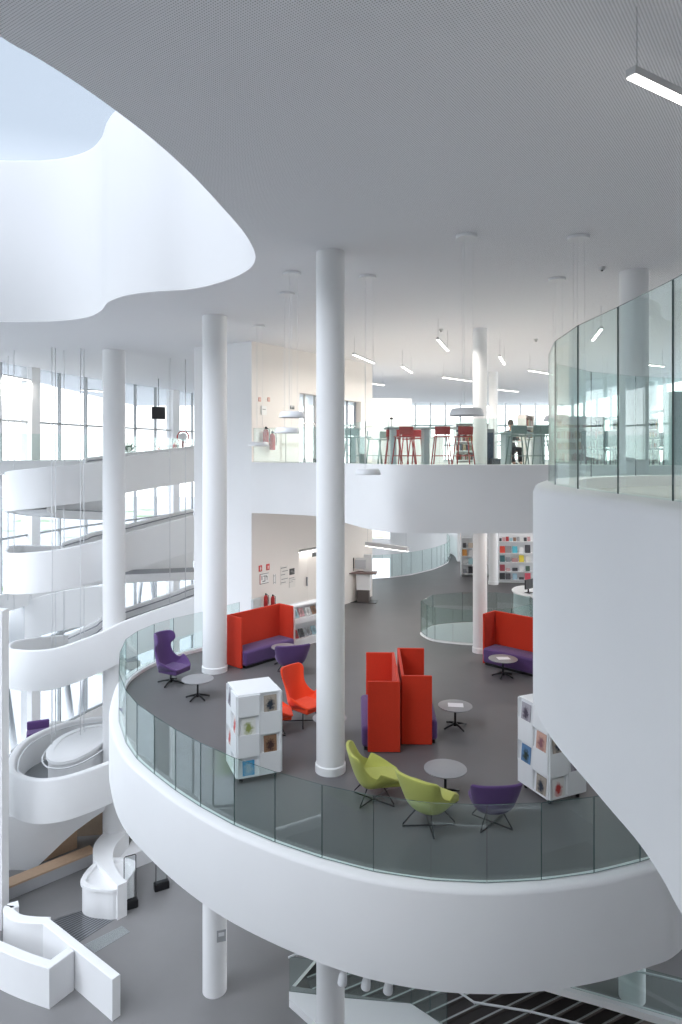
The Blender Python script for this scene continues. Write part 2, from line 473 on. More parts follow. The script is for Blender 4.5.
# ------------------------------------------------------------------ upper floor
up_px = [(251, 512.8), (283, 514.2), (318, 516.3), (345, 522.8), (360, 527), (376, 530.4), (397, 532.8), (440, 533.4), (532, 533.4)]
up = [G(x, y, 1.63) for x, y in up_px] + [(5.0, 14.1), (6.4, 13.4), (8, 12.2)]
upp = smooth_path([(x, y, zz(.2)) for x, y in up], 5)
structure(sweep('upper_fascia', upp, [(0, -1.43), (0, -.04), (.01, -.01), (.04, 0), (.24, 0), (.24, -1.43)], M['white'], split=50), 'white curved fascia of the upper floor across the atrium')
upin = [(p[0], p[1]) for p in offset_path(upp, .2)]
up_out = upin + [(14, 11), (14, 46), (.9, 46), (.9, 26.1), (-2.6, 20.9)]
structure(plate('floor_upper', up_out, zz(H_UP), zz(H_UP) - .2, [M['ufloor'], M['white']], bottom_mi=1), 'pale floor of the upper storey')
up_out2 = [(p[0], p[1]) for p in offset_path(upp, .1)] + [(14, 11), (14, 46), (.9, 46), (.9, 26.1), (-2.6, 20.9)]
structure(plate('ceiling_lounge', up_out2, zz(1.50), zz(1.58), [M['white']]))
jx = offset_path(upp, .14)
acc = 0; jl = [jx[0]]
for a, b in zip(jx, jx[1:]):
    acc += (b - a).length
    if acc > .95: jl.append(b); acc = 0
jl.append(jx[-1])
balustrade(jl, zz(.2), zz(-.765), 'straight and curved glass balustrade along the far upper floor in front of the bar stools')

# near peninsula at the right
pen_near = [(533, 697), (534.5, 704), (540, 719.5), (554, 741.6), (571.6, 763.6), (589, 784), (610, 809), (638.8, 843), (662.5, 878.8), (682, 914.4)]
pn = [G(x, y, 1.63) for x, y in pen_near]
pen = [(7.5, 8.0), (5.2, 7.45), (3.4, 7.0), (2.6, 6.68), (2.15, 6.3), (1.75, 5.75), (1.50, 5.2), (1.365, 4.82)] + pn + [(1.2, 1.9), (1.2, 1.3)]
penp = smooth_path([(x, y, zz(.2)) for x, y in pen], 5)
structure(sweep('landing_fascia', penp, [(0, -1.43), (0, -.05), (.015, -.012), (.05, 0), (.28, 0), (.28, -1.43)], M['white'], split=50), 'tall white curved fascia of the near landing at the right')
penin = [(p[0], p[1]) for p in offset_path(penp, .2)]
structure(plate('floor_landing', penin + [(7.5, 1.3)], zz(H_UP), zz(H_UP) - .2, [M['ufloor'], M['white']], bottom_mi=1), 'pale floor of the near landing')
structure(plate('ceiling_landing', [(p[0], p[1]) for p in offset_path(penp, .08)] + [(7.5, 1.3)], zz(1.52), zz(1.6), [M['white']]))
jpen = [(5.2, 7.3), (3.9, 7.0), (2.86, 6.62), (2.30, 6.27), (1.82, 5.75), (1.585, 5.2), (1.44, 4.585), (1.40, 4.03), (1.43, 3.52), (1.446, 2.97), (1.44, 2.42), (1.43, 1.9)]
balustrade(jpen, zz(.2), zz(-.765), 'glass balustrade curving round the near landing at the right', t=.007)

# ------------------------------------------------------------------ columns
def column(px, y, dia, h=H_MID, z0=0.0, z1=ZC, plinth=True, label=None):
    X, Z = G(px, y, h); r = dia / 2; Z += r
    X = (px - 341) * Z / F
    prof = [(0, z0), (r, z0), (r, z1), (0, z1)]
    if plinth:
        zf = zz(h)
        prof = [(0, z0), (r, z0), (r, zf - .32), (r, zf), (r + .018, zf), (r + .018, zf + .13), (r, zf + .145), (r, z1), (0, z1)]
    o = lathe('column', prof, M['white'], n=48)
    o.location = (X, Z, 0)
    structure(o, label)
    return X, Z
column(330.5, 777, .485, label='slender white column in the middle of the lounge')
column(214.7, 674.5, .60, label='thick white column beside the purple wing chair')
column(480, 654, .385, label='white column in front of the oval glass opening')
column(114, 349, .72, h=-CEIL, plinth=False, label='white column standing between the ramps')
column(634, 268, .52, h=-CEIL, z0=zz(H_MID), plinth=False, label='white column behind the near glass landing')
column(493.3, 585, .38, label='white column beside the far bookcases')
column(632, 1007, .62, h=13.39, z1=zz(6.6), plinth=False)
column(653, 381, .42, h=-CEIL, z0=zz(H_UP), plinth=False)

# ------------------------------------------------------------------ solid walls
def wall(name, a, b, t, z0, z1, m, label=None, holes=()):
    """vertical wall from plan point a to b, thickness t to the left, holes = (s0,s1,z0,z1) along the wall"""
    a = Vector(a); b = Vector(b); d = b - a; L = d.length; d.normalize(); n = Vector((-d.y, d.x))
    xs = sorted({0, L, *[h[0] for h in holes], *[h[1] for h in holes]}); zs = sorted({z0, z1, *[h[2] for h in holes], *[h[3] for h in holes]})
    mt = Matrix(((d.x, n.x, 0, a.x), (d.y, n.y, 0, a.y), (0, 0, 1, 0), (0, 0, 0, 1)))
    bm = bmesh.new()
    for i in range(len(xs) - 1):
        for k in range(len(zs) - 1):
            mx_, mz_ = (xs[i] + xs[i + 1]) / 2, (zs[k] + zs[k + 1]) / 2
            if any(h[0] < mx_ < h[1] and h[2] < mz_ < h[3] for h in holes): continue
            add_box(bm, xs[i], 0, zs[k], xs[i + 1], t, zs[k + 1], mat=mt)
    o = link(name, bm, m); structure(o, label); return mt
P0, P1, P2 = (-4.74, 22.0), (-2.72, 20.75), (1.20, 26.1)
wall('wall_left', P0, P1, 1.2, 0, ZC, M['white'], 'white wall pier beside the ramps')
wlen = (Vector(P2) - Vector(P1)).length
def s_of(px):                      # distance along the side wall of an image column
    k = (px - 341) / F
    d = Vector(P2) - Vector(P1)
    t = (k * P1[1] - P1[0]) / (d.x - k * d.y)
    return t * wlen
def wall_z(px, y):
    s = s_of(px); p = Vector(P1).lerp(Vector(P2), s / wlen)
    return EYE - (y - HY) * p.y / F
doors = [(s_of(299.5), s_of(321), zz(H_UP), wall_z(310, 394)), (s_of(344.5), s_of(361), zz(H_UP), wall_z(353, 401)),
         (s_of(299), s_of(326), zz(H_MID), wall_z(310, 548))]
WM = wall('wall_side', P1, P2, .35, 0, ZC, M['warmwhite'], 'cream wall with door recesses beside the lounge', doors)
# lit rooms behind the door recesses
def on_wall(name, s0, s1, z0, z1, t0, t1, m, parent=None, bevel=0):
    bm = bmesh.new(); add_box(bm, s0, t0, z0, s1, t1, z1, mat=WM)
    return link(name, bm, m, parent, bevel=bevel)
e = empty('window_unit', (WM @ Vector((doors[0][0], 0, doors[0][2]))), 0, None, None); e['kind'] = 'structure'; e.name = 'window_1'
e.location = (0, 0, 0)
for (s0, s1, z0, z1) in doors[:2]:
    on_wall('pane', s0, s1, z0, z1, .26, .28, M['clear'], e)
    for s in (s0, (s0 + s1) / 2, s1):
        on_wall('window_frame', s - .03, s + .03, z0, z1, .22, .30, M['lightmetal'] if s0 < 3 else M['steel'], e)
    on_wall('transom', s0, s1, z0 + 1.35, z0 + 1.40, .22, .3, M['lightmetal'], e)
d3 = doors[2]
dr = empty('door_1', (0, 0, 0), 0, 'white double door in the cream wall recess', None); dr['kind'] = 'structure'
mid_s = (d3[0] + d3[1]) / 2
on_wall('door_leaf', d3[0], mid_s - .005, d3[2], d3[2] + 2.25, .22, .27, M['warmwhite'], dr)
on_wall('door_leaf', mid_s + .005, d3[1], d3[2], d3[2] + 2.25, .22, .27, M['warmwhite'], dr)
on_wall('door_handle', mid_s - .10, mid_s - .07, d3[2] + .95, d3[2] + 1.25, .16, .22, M['steel'], dr)
# bright fitting over the door
l = empty('recess_light', (0, 0, 0), 0, 'bright white light strip above the cream double door', 'light')
on_wall('housing', d3[0] + .1, d3[1] - .1, d3[3] - .10, d3[3] - .04, .05, .2, M['lampgrey'], l)
on_wall('diffuser', d3[0] + .1, d3[1] - .1, d3[3] - .12, d3[3] - .10, .05, .2, M['lamp'], l)
ex = empty('exit_sign', (0, 0, 0), 0, 'small grey sign hanging in the recess over the double door', 'sign')
on_wall('plate', mid_s - .02, mid_s + .28, d3[3] - .32, d3[3] - .18, .0, .02, colmat('sign_grey', (.12, .13, .13)), ex)
on_wall('bracket', mid_s + .1, mid_s + .12, d3[3] - .18, d3[3] - .05, .0, .02, M['steel'], ex)

# unseen walls at the right and rear, added to block light from there
structure(box('wall_right', 15.0, -8, 0, 15.3, 14, ZC, M['white']))
structure(box('light_block_left', -14.8, -8, 0, -14.62, 7, ZC, M['white']))  # unseen, added where glazing would run on, to cut light from the left
structure(box('wall_rear', -14.5, -8.3, 0, 15.3, -8, ZC, M['white']))

# far window wall of the upper storey
wf = empty('window_2', (0, 0, 0), 0, 'long bright window wall at the far end of the upper floor', None); wf['kind'] = 'structure'
bm = bmesh.new()
for i in range(15): add_box(bm, -.1 + i * 1.0, 45.4, zz(H_UP), 0.0 + i * 1.0, 45.55, ZC)
add_box(bm, 0, 45.4, zz(-1.9), 14, 45.55, zz(-2.02)); add_box(bm, 0, 45.4, zz(-.6), 14, 45.55, zz(-.7))
link('window_frame', bm, M['lightmetal'], wf)
bm = bmesh.new(); add_box(bm, 0, 45.47, zz(H_UP), 14, 45.49, ZC); link('pane', bm, M['clear'], wf)
wf2 = empty('window_3', (0, 0, 0), 0, 'window wall to the right of the upper floor', None); wf2['kind'] = 'structure'
bm = bmesh.new()
for i in range(17): add_box(bm, 14.2, 10 + 2 * i, zz(H_UP), 14.35, 10.1 + 2 * i, ZC)
add_box(bm, 14.2, 10, zz(-1.9), 14.35, 45, zz(-2.02))
link('window_frame', bm, M['lightmetal'], wf2)
bm = bmesh.new(); add_box(bm, 14.26, 10, zz(H_UP), 14.28, 45, ZC); link('pane', bm, M['clear'], wf2)

# glazed facade at the left
fac = [(-14.5, 7.1), (-14.2, 12.0), (-13.6, 21.5), (-12.75, 25.5), (-11.6, 30), (-9.9, 34), (-8.3, 38), (-5.0, 41)]
facp = smooth_path([(x, y, 0) for x, y in fac], 8)
wl = empty('window_4', (0, 0, 0), 0, 'tall glazed facade behind the ramps at the left', None); wl['kind'] = 'structure'
bmf = bmesh.new(); bmg = bmesh.new(); bmc = bmesh.new()
acc = 0; last = 0; idx = 0
pts = [facp[0]]
for a, b in zip(facp, facp[1:]):
    acc += (b - a).length
    if acc >= 1.45: pts.append(b); acc = 0
def seg_box(bm, a, b, z0, z1, t):
    d = (b - a); L = d.length; d = d.normalized(); n = Vector((-d.y, d.x))
    mt = Matrix(((d.x, n.x, 0, a.x), (d.y, n.y, 0, a.y), (0, 0, 1, 0), (0, 0, 0, 1)))
    add_box(bm, 0, -t / 2, z0, L, t / 2, z1, mat=mt)
for i, (a, b) in enumerate(zip(pts, pts[1:])):
    a = Vector((a.x, a.y)); b = Vector((b.x, b.y)); d = (b - a).normalized()
    seg_box(bmf, a - d * .03, a + d * .03, 1.9, ZC, .14)
    for (z0, z1) in ((zz(-1.35), zz(-1.27)), (zz(3.2), zz(3.12)), (zz(7.6), zz(7.5)), (1.85, 1.95)): seg_box(bmf, a, b, z0, z1, .10)
    seg_box(bmg, a, b, 1.9, ZC, .012)
    if i % 3 == 1: seg_box(bmc, a - d * .25, a + d * .25, 0, ZC, .5)
    seg_box(bmc, a, b, 0, 1.86, .25)                    # sill wall
    seg_box(bmc, a, b, zz(5.9), zz(5.2), .3)            # floor edge
    seg_box(bmc, a, b, zz(.75), zz(.30), .3)
link('window_frame', bmf, M['frame'], wl); link('pane', bmg, M['solar'], wl); link('window_post', bmc, M['white'], wl)
# white V braces outside the facade
for i, (a, b) in enumerate(zip([q for q in pts if q.y > 17][0:12:2], [q for q in pts if q.y > 17][2:14:2])):
    mid = (a + b) / 2; n = Vector((-(b - a).y, (b - a).x, 0)).normalized() * -.0
    o_ = Vector((-.55, .12, 0))
    br = empty('facade_brace', tuple(Vector((mid.x, mid.y, 0)) + o_), 0, 'white steel V brace standing outside the glazed facade', 'brace', 'white V braces outside the facade')
    for q in (a, b):
        dv = Vector((q.x - mid.x, q.y - mid.y, 0)) * .78
        tube('strut', [(0, 0, 0), (dv.x, dv.y, zz(5.9))], .17, M['lightmetal'], br, n=8)

# upper gallery along the facade with its glass
gal = [(-13.5, 21.8), (-12.2, 23.4), (-10.4, 24.3), (-9.0, 25.6), (-8.1, 28.3), (-7.0, 33), (-5.5, 38)]
galp = smooth_path([(x, y, zz(.2)) for x, y in gal], 4)
structure(plate('floor_gallery', [(p.x, p.y) for p in galp] + [(-8.5, 37.9), (-11.8, 29.9), (-12.9, 25.4), (-13.7, 21.5)], zz(.2), zz(.62), [M['ufloor'], M['white']], bottom_mi=1, side_mi=1), 'upper gallery floor along the facade')
balustrade([(p.x, p.y) for p in galp[::2]], zz(.2), zz(-.75), 'pale green glass balustrade of the upper gallery at the far left')

# ------------------------------------------------------------------ ramps at the left
def pz(lst): return [D(x, y, d) for x, y, d in lst]
def ramp(front, back, thick, inner_off, label, inner_from=0, mf='rampfloor'):
    """front: left tip -> right; back: right -> left tip; outer parapet follows both"""
    path = smooth_path(back + front, 6)
    e_ = sweep('ramp_parapet', path, parapet_prof(.14, thick, .05), M['white'], split=50)
    structure(e_, label)
    # walking surface
    fl = sweep('ramp_floor', path, [(.1, -thick + .02), (.1, -.98), (inner_off, -.98), (inner_off, -thick + .02)], [M[mf], M['white']], split=50, mi=[1, 0, 1, 1])
    structure(fl)
    return path
r1f = pz([(7.7, 471, 22.4), (30, 468.5, 22.2), (55, 466, 22.4), (103, 461.3, 23.6), (125, 456.5, 24.5), (192.5, 448.5, 27.0), (220, 445, 28)])
r1b = [(*((103 - 341) * 28.5 / F, 28.5), zz(1.35)), (*((31 - 341) * 26.4 / F, 26.4), zz(1.05)), (*((13 - 341) * 25.2 / F, 25.2), zz(.85)), (*((5.8 - 341) * 23.6 / F, 23.6), zz(.66))]
ramp(r1f, r1b, 1.32, 1.3, 'topmost white ramp curving behind the far left column')
r2f = pz([(6, 553, 22.2), (30, 552.5, 21.8), (61.6, 549, 22), (104.7, 539.3, 22.8), (126, 533.5, 23.4), (192.5, 516, 25.3), (215, 511, 26)])
r2b = [((192 - 341) * 28.5 / F, 28.5, zz(3.7)), ((125 - 341) * 27 / F, 27, zz(3.55)), ((60 - 341) * 25.6 / F, 25.6, zz(3.4)), ((14 - 341) * 24.6 / F, 24.6, zz(3.25)), ((5 - 341) * 23.2 / F, 23.2, zz(3.18))]
ramp(r2f, r2b, 1.32, 1.3, 'second white ramp from the top with a rounded left tip')
r3f = pz([(7, 648, 22.2), (14, 649.8, 21.8), (30.8, 650.7, 21.5), (55.4, 648.5, 21.5), (103, 631.6, 22), (126, 620.8, 22.4), (192.5, 597.7, 23.5), (215, 590, 24)])
r3b = [((126 - 341) * 27.4 / F, 27.4, zz(7.0)), ((60 - 341) * 25.6 / F, 25.6, zz(6.75)), ((26 - 341) * 24.0 / F, 24.0, zz(6.45)), ((11 - 341) * 23.1 / F, 23.1, zz(6.32))]
ramp(r3f, r3b, 1.28, 1.3, 'third white ramp from the top with a hollow oval tip')
# inner parapets (1.5 m in) of ramps two and three with handrails
def inner_par(front, start, label, off=1.5):
    p = [Vector(v) for v in smooth_path(front, 6)]
    q = offset_path(p, off)[start:]
    structure(sweep('ramp_parapet', q, parapet_prof(.14, 1.0, .05), M['white'], split=50), label)
    rail = [(v.x, v.y, v.z - .12) for v in offset_path(p, off - .09)[start:]]
    t_ = tube('ramp_handrail', rail, .022, M['steel'], n=6)
    tag(t_, label.replace('inner parapet of', 'grey handrail along the inside of'), 'handrail')
    rail = [(v.x, v.y, v.z - .36) for v in offset_path(p, off - .09)[start:]]
    t_ = tube('ramp_handrail', rail, .022, M['steel'], n=6)
    tag(t_, label.replace('inner parapet of', 'lower grey handrail along the inside of'), 'handrail')
inner_par(r2f, 13, 'inner parapet of the second white ramp from the top')
inner_par(r3f, 19, 'inner parapet of the third white ramp from the top')
inner_par(r1f, 22, 'inner parapet of the topmost white ramp')

# lowest loop: a flat landing around an island
H4 = 9.54
l4f = [(8.2, 770.9), (20.5, 777.8), (39, 780.7), (61.6, 778.5), (82, 773), (107.8, 763.7), (130, 755), (150, 747)]
l4b = [(150, 713.5), (126, 714), (102.7, 715.4), (71.9, 719.5), (51.3, 725.7), (26.7, 737), (12.3, 750.3), (7.6, 762)]
p4 = smooth_path([(*G(x, y, H4), zz(H4)) for x, y in l4b + l4f], 6)
structure(sweep('ramp_parapet', p4, [(0, -1.27), (0, -.05), (.02, -.015), (.06, 0), (.15, 0), (.19, -.015), (.21, -.05), (.21, -1.27)], M['white'], split=50), 'lowest white looped landing with an oval island')
structure(plate('ramp_floor', [(p.x, p.y) for p in offset_path(p4, .1)], zz(H4 + 1.0), zz(H4 + 1.22), [M['rampfloor'], M['white']], bottom_mi=1, side_mi=1))
isl_px = [(47.2, 755.5), (49, 748), (61.6, 736), (82, 727.7), (102.7, 724), (130, 721.5), (134, 725), (107.8, 738.5), (86, 753), (67.8, 760.6), (53.4, 761)]
isl = [(p.x, p.y) for p in smooth_path([(*G(x, y, H4), 0) for x, y in isl_px], 5, True)]
structure(plate('island_top', isl, zz(H4 - .0), zz(H4 + .12), [M['white']]))
isl2 = ccw(isl)
structure(sweep('island_wall', [(x, y, zz(H4)) for x, y in isl2], [(0, .02), (-.03, 0), (-.03, -.10), (.03, -.14), (.03, -1.0), (.2, -1.0), (.2, .02)], M['white'], closed=True, split=50), 'white oval island in the middle of the lowest loop')
rl = [(p.x, p.y, zz(H4 + .16)) for p in offset_path([(x, y, 0) for x, y in isl2], -.14, True)]
tag(tube('ramp_handrail', rl, .024, M['lightmetal'], n=6, closed=True), 'white handrail ringing the oval island of the lowest ramp loop', 'handrail')
rl = [(p.x, p.y, zz(H4 + .12)) for p in offset_path(p4, .30)][:60]
tag(tube('ramp_handrail', rl, .024, M['lightmetal'], n=6), 'white handrail along the inner side of the lowest ramp loop', 'handrail')
# outer wall band rising behind ramp three
bb = [((-30 - 341) * 26.2 / F, 26.2), ((0 - 341) * 26.6 / F, 26.6), ((43 - 341) * 27 / F, 27), ((83 - 341) * 27.6 / F, 27.6), ((112 - 341) * 28 / F, 28)]
hb = [EYE - (y - HY) * d / F for y, d in ((622, 26.2), (611, 26.6), (596, 27), (588, 27.6), (586, 28))]
structure(sweep('ramp_parapet', smooth_path([(x, y, h) for (x, y), h in zip(bb, hb)], 5), [(0, -1.55), (0, 0), (.15, 0), (.15, -1.55)], M['white'], split=50))
# flank of the ramp running down to the entrance hall, cut as a curve
flank = [(0, 815), (20, 818), (60, 815), (108, 800), (104, 811), (92, 819), (76, 830.8), (62, 843), (51.3, 853.4), (38, 866), (26.7, 875), (12, 885), (4, 891), (0, 893)]
bm = bmesh.new(); va = [bm.verts.new(D(x, y, 22.0)) for x, y in flank]; vb = [bm.verts.new(Vector(D(x, y, 22.0)) + Vector((-.3, .55, 0))) for x, y in flank]
for a_, b_, c_ in tessellate_polygon([[Vector((v.co.x, v.co.z, 0)) for v in va]]):
    bm.faces.new((va[a_], va[b_], va[c_])); bm.faces.new((vb[c_], vb[b_], vb[a_]))
for i in range(len(va)): bm.faces.new((va[i - 1], va[i], vb[i], vb[i - 1]))
structure(link('ramp_flank', bm, M['white']), 'white curved flank of the ramp coming down to the hall')
structure(box('wall_hall', -14, 19.2, 0, (5.5 - 341) * 19.4 / F, 19.6, zz(4.4), M['white']))
# purple seat glimpsed behind the lowest loop on a raised floor
structure(plate('floor_mezzanine', [(-12.3, 25.4), (-8.0, 25.9), (-8.0, 28.2), (-11.9, 28.2)], zz(11.0), zz(11.2), [M['ufloor']]))
ps = empty('sofa', (*((38 - 341) * 26.2 / F, 26.2), zz(11.0)), .4, 'purple seat half hidden behind the lowest ramp loop', 'sofa')
box('cushion', -.4, -.3, .14, .4, .3, .42, M['purple'], ps, .06); box('backrest', -.4, .18, .40, .4, .32, .72, M['purple'], ps, .05)
box('plinth', -.34, -.24, 0, .34, .26, .14, M['black'], ps)

# suspension cables of the ramps
def cable(px, y_top_z, y_bot, lab):
    X, Y, z1 = D(px, y_bot, y_top_z)
    o = tube('suspension_cable', [(X, Y, z1), (X, Y, ZC)], .014, M['lightmetal'], n=6)
    tag(o, lab, 'cable', 'ramp suspension cables')
names = [(8, 23.8, 600), (14, 22.6, 612), (52, 21.9, 745), (55.5, 22.1, 736), (64, 22.6, 640), (80.5, 22.2, 735), (84, 22.4, 732), (108, 22.5, 520), (170, 24.4, 612), (185.5, 24.8, 600)]
cl = ['leftmost white ramp suspension cable', 'white suspension cable just right of the leftmost one', 'left cable of the close pair rising from the oval island', 'right cable of the close pair rising from the oval island', 'single white cable dropping into the third ramp', 'left cable of the pair beside the far left column', 'right cable of the pair beside the far left column', 'white cable passing in front of the far left column', 'white cable dropping to the ramp right of the hanging screen', 'white cable dropping to the ramp beside the white pier']
for (px, d, yb), lb in zip(names, cl): cable(px, d, yb, lb)

# things on the gallery
tv = empty('hanging_screen', D(158.5, 413, 31), .35, 'dark screen hanging above the upper gallery', 'screen')
bm = bmesh.new(); add_box(bm, -.30, -.05, -.28, .30, .05, .28, mat=Matrix.Rotation(-.15, 4, 'X')); link('screen_panel', bm, colmat('screen_dark', (.02, .02, .022)), tv, bevel=.01)
tube('bracket', [(0, .06, .1), (0, .06, ZC - D(158.5, 413, 31)[2])], .02, M['steel'], tv)
hr = empty('fire_hose_reel', D(183, 437, 32.5), .3, 'red and white fire hose reel by the gallery wall', 'hose reel')
bm = bmesh.new()
for a_ in (-.07, .07):
    add_tube(bm, [(.27 * math.cos(t), a_, .27 * math.sin(t)) for t in [2 * PI * k / 20 for k in range(20)]], .03, 6, True)
link('rim', bm, M['redpaint'], hr, smooth=True)
bm = bmesh.new(); add_tube(bm, [(0, -.06, 0), (0, .06, 0)], .2, 16); link('hose_coil', bm, M['laminate'], hr)
box('stand', -.05, .08, -.95, .05, .14, .1, M['redpaint'], hr)
def extinguisher(loc, lab, sc=1, grp=None):
    e_ = empty('fire_extinguisher', loc, 0, lab, 'fire extinguisher', grp); e_.scale = (sc, sc, sc)
    lathe('cylinder', [(0, 0), (.075, 0), (.08, .02), (.08, .36), (.055, .43), (.025, .45), (0, .45)], M['redpaint'], e_, n=16)
    vl = lathe('valve', [(0, .45), (.03, .45), (.03, .50), (.015, .52), (0, .52)], M['black'], e_, n=10)
    tube('hose', [(.02, -.02, .49), (.10, -.03, .44), (.11, -.03, .25), (.10, -.02, .12)], .012, M['black'], vl, n=6)
    return e_
extinguisher((*((159 - 341) * 32 / F, 32), zz(.2)), 'red fire extinguisher on the gallery below the hanging screen', 1.2)
extinguisher((*((175 - 341) * 32 / F, 32), zz(-.05)), 'red fire extinguisher beside the hose reel on the gallery', 1.2)
pl = empty('potted_plant', (*((129 - 341) * 29 / F, 29), zz(.2)), 0, 'small leafy potted plant on the gallery behind the far left column', 'plant')
lathe('pot', [(0, 0), (.13, 0), (.16, .3), (.14, .3), (0, .27)], M['laminate'], pl, n=16)
bm = bmesh.new()
for i in range(26):
    a = random.random() * 6.28; el = .3 + random.random() * 1.1; L = .35 + random.random() * .3
    d = Vector((math.cos(a) * math.cos(el), math.sin(a) * math.cos(el), math.sin(el))); s = d.cross(Vector((0, 0, 1))).normalized() * .07
    b0 = Vector((0, 0, .28)); m_ = b0 + d * L * .55; t_ = b0 + d * L - Vector((0, 0, .05))
    v = [bm.verts.new(q) for q in (b0, m_ - s, t_, m_ + s)]; bm.faces.new(v)
link('foliage', bm, colmat('leaf_green', (.06, .13, .06)), pl)

# ------------------------------------------------------------------ furniture builders
ZM = zz(H_MID)
def fabric_shell(name, rows, m, parent, nu=11, thick=.05, sub=2):
    """rows: y, z, half width, curl, normal (ny,nz)"""
    bm = bmesh.new(); R = []
    for (y, z, hw, cu, ny, nz) in rows:
        l_ = math.hypot(ny, nz); ny /= l_; nz /= l_; ring = []
        for i in range(nu):
            u = -1 + 2 * i / (nu - 1); c = cu * abs(u) ** 2.3
            ring.append(bm.verts.new((hw * math.sin(u * 1.35) / math.sin(1.35), y + ny * c, z + nz * c)))
        R.append(ring)
    for A, B in zip(R, R[1:]):
        for k in range(nu - 1): bm.faces.new((A[k], A[k + 1], B[k + 1], B[k]))
    o = link(name, bm, m, parent, smooth=True)
    md = o.modifiers.new('thickness', 'SOLIDIFY'); md.thickness = thick; md.offset = 0
    md = o.modifiers.new('smooth', 'SUBSURF'); md.levels = sub; md.render_levels = sub
    return o

def cushion(name, x, y0, y1, z0, z1, m, parent):
    bm = bmesh.new(); add_box(bm, -x, y0, z0, x, y1, z1)
    bmesh.ops.bevel(bm, geom=bm.edges[:], offset=min(.04, (z1 - z0) * .45), segments=3, affect='EDGES', profile=.6)
    return link(name, bm, m, parent, smooth=True)

HIGH = [(-.40, .40, .22, .01, 0, 1), (-.34, .39, .29, .04, 0, 1), (-.15, .33, .37, .24, -.02, 1), (.05, .29, .39, .34, -.22, 1), (.18, .31, .38, .36, -.65, .8), (.25, .42, .34, .28, -1, .35),
        (.30, .58, .28, .17, -1, .2), (.34, .72, .255, .12, -1, .1), (.375, .86, .285, .11, -1, 0), (.40, .98, .315, .12, -1, 0), (.41, 1.05, .29, .09, -1, 0), (.412, 1.075, .22, .05, -1, 0)]
WING = [(-.40, .41, .24, .01, 0, 1), (-.34, .40, .31, .05, 0, 1), (-.14, .34, .40, .24, -.02, 1), (.06, .30, .41, .33, -.22, 1), (.19, .32, .39, .35, -.65, .8), (.26, .44, .34, .26, -1, .35),
        (.30, .60, .28, .15, -1, .2), (.335, .76, .25, .11, -1, .1), (.36, .90, .25, .13, -1, 0), (.372, .96, .285, .26, -1, 0), (.385, 1.06, .295, .28, -1, 0), (.395, 1.15, .285, .25, -1, 0), (.397, 1.18, .24, .18, -1, 0)]
LOUNGE = [(-.42, .37, .20, .01, 0, 1), (-.36, .36, .28, .04, 0, 1), (-.16, .29, .37, .24, 0, 1), (.05, .245, .395, .35, -.2, 1), (.18, .26, .40, .38, -.6, .8), (.26, .36, .375, .30, -1, .4),
          (.315, .50, .34, .19, -1, .2), (.36, .64, .345, .15, -1, .1), (.395, .76, .37, .14, -1, 0), (.405, .81, .36, .11, -1, 0), (.407, .83, .30, .06, -1, 0)]
LOW = [(-.34, .36, .24, .01, 0, 1), (-.28, .35, .30, .03, 0, 1), (-.09, .29, .32, .11, 0, 1), (.08, .235, .31, .16, -.2, 1), (.18, .24, .30, .18, -.6, .8), (.245, .33, .315, .17, -1, .4),
       (.285, .46, .345, .16, -1, .2), (.315, .60, .375, .14, -1, .1), (.33, .70, .395, .12, -1, 0), (.335, .735, .37, .07, -1, 0)]

def sled_base(parent, r=.36, z=.36, m=None):
    m = m or M['black']
    # two crossing wire loops: feet, floor runner, and the uprights under the shell
    for k, ang in enumerate((PI / 4, 3 * PI / 4)):
        c, s = math.cos(ang), math.sin(ang)
        pts = [(c * .16, s * .16, z), (c * r * .97, s * r * .97, .05), (c * r, s * r, .015 + k * .018), (-c * r, -s * r, .015 + k * .018), (-c * r * .97, -s * r * .97, .05), (-c * .16, -s * .16, z)]
        tube('leg', pts, .011, m, parent, n=6)
def star_base(parent, n=4, r=.30, z=.40, m=None, a0=.3):
    m = m or M['black']
    post = lathe('post', [(0, .04), (.035, .04), (.035, .10), (.022, .11), (.022, z), (0, z)], m, parent, n=16)
    for k in range(n):
        a = a0 + 2 * PI * k / n; c, s = math.cos(a), math.sin(a)
        tube('foot', [(c * .02, s * .02, .085), (c * r * .6, s * r * .6, .055), (c * r, s * r, .02)], [.026, .02, .018], m, post, n=8)

def chair(name, rows, m, base, px, py, ang, label, group=None, cat='armchair', cush=True, sc=1):
    X, Z = G(px, py, H_MID)
    e_ = empty(name, (X, Z, ZM), math.radians(ang), label, cat, group); e_.scale = (sc, sc, sc)
    fabric_shell('shell', rows, m, e_)
    if cush: cushion('seat_cushion', .27, -.385, .16, .30, .43 if rows is not LOUNGE else .40, m, e_)
    base(e_)
    return e_
chair('wing_chair', WING, M['purple'], lambda p: star_base(p, 4, .33, .33), 170.8, 683.5, 62, 'purple high wing chair with a headrest beside the thick white column')
chair('armchair', HIGH, M['orange'], lambda p: sled_base(p, .38, .32), 303, 722, 48, 'orange high backed armchair behind the slender central column')
chair('armchair', LOUNGE, M['orange'], lambda p: sled_base(p, .36, .28), 271, 732, 100, 'orange armchair mostly hidden behind the left magazine tower')
chair('armchair', LOUNGE, M['lime'], lambda p: sled_base(p, .38, .28), 374, 800, 98, 'lime green armchair turned to the right beside the central column', 'lime green lounge armchairs', sc=1)
chair('armchair', LOUNGE, M['lime'], lambda p: sled_base(p, .38, .28), 429, 826, 138, 'lime green armchair seen from behind next to the round table', 'lime green lounge armchairs', sc=1.02)
chair('lounge_chair', LOW, M['purple'], lambda p: sled_base(p, .34, .27), 492, 824, 184, 'low purple chair seen from behind by the glass near the right magazine tower', 'low purple chairs', cush=False, sc=.97)
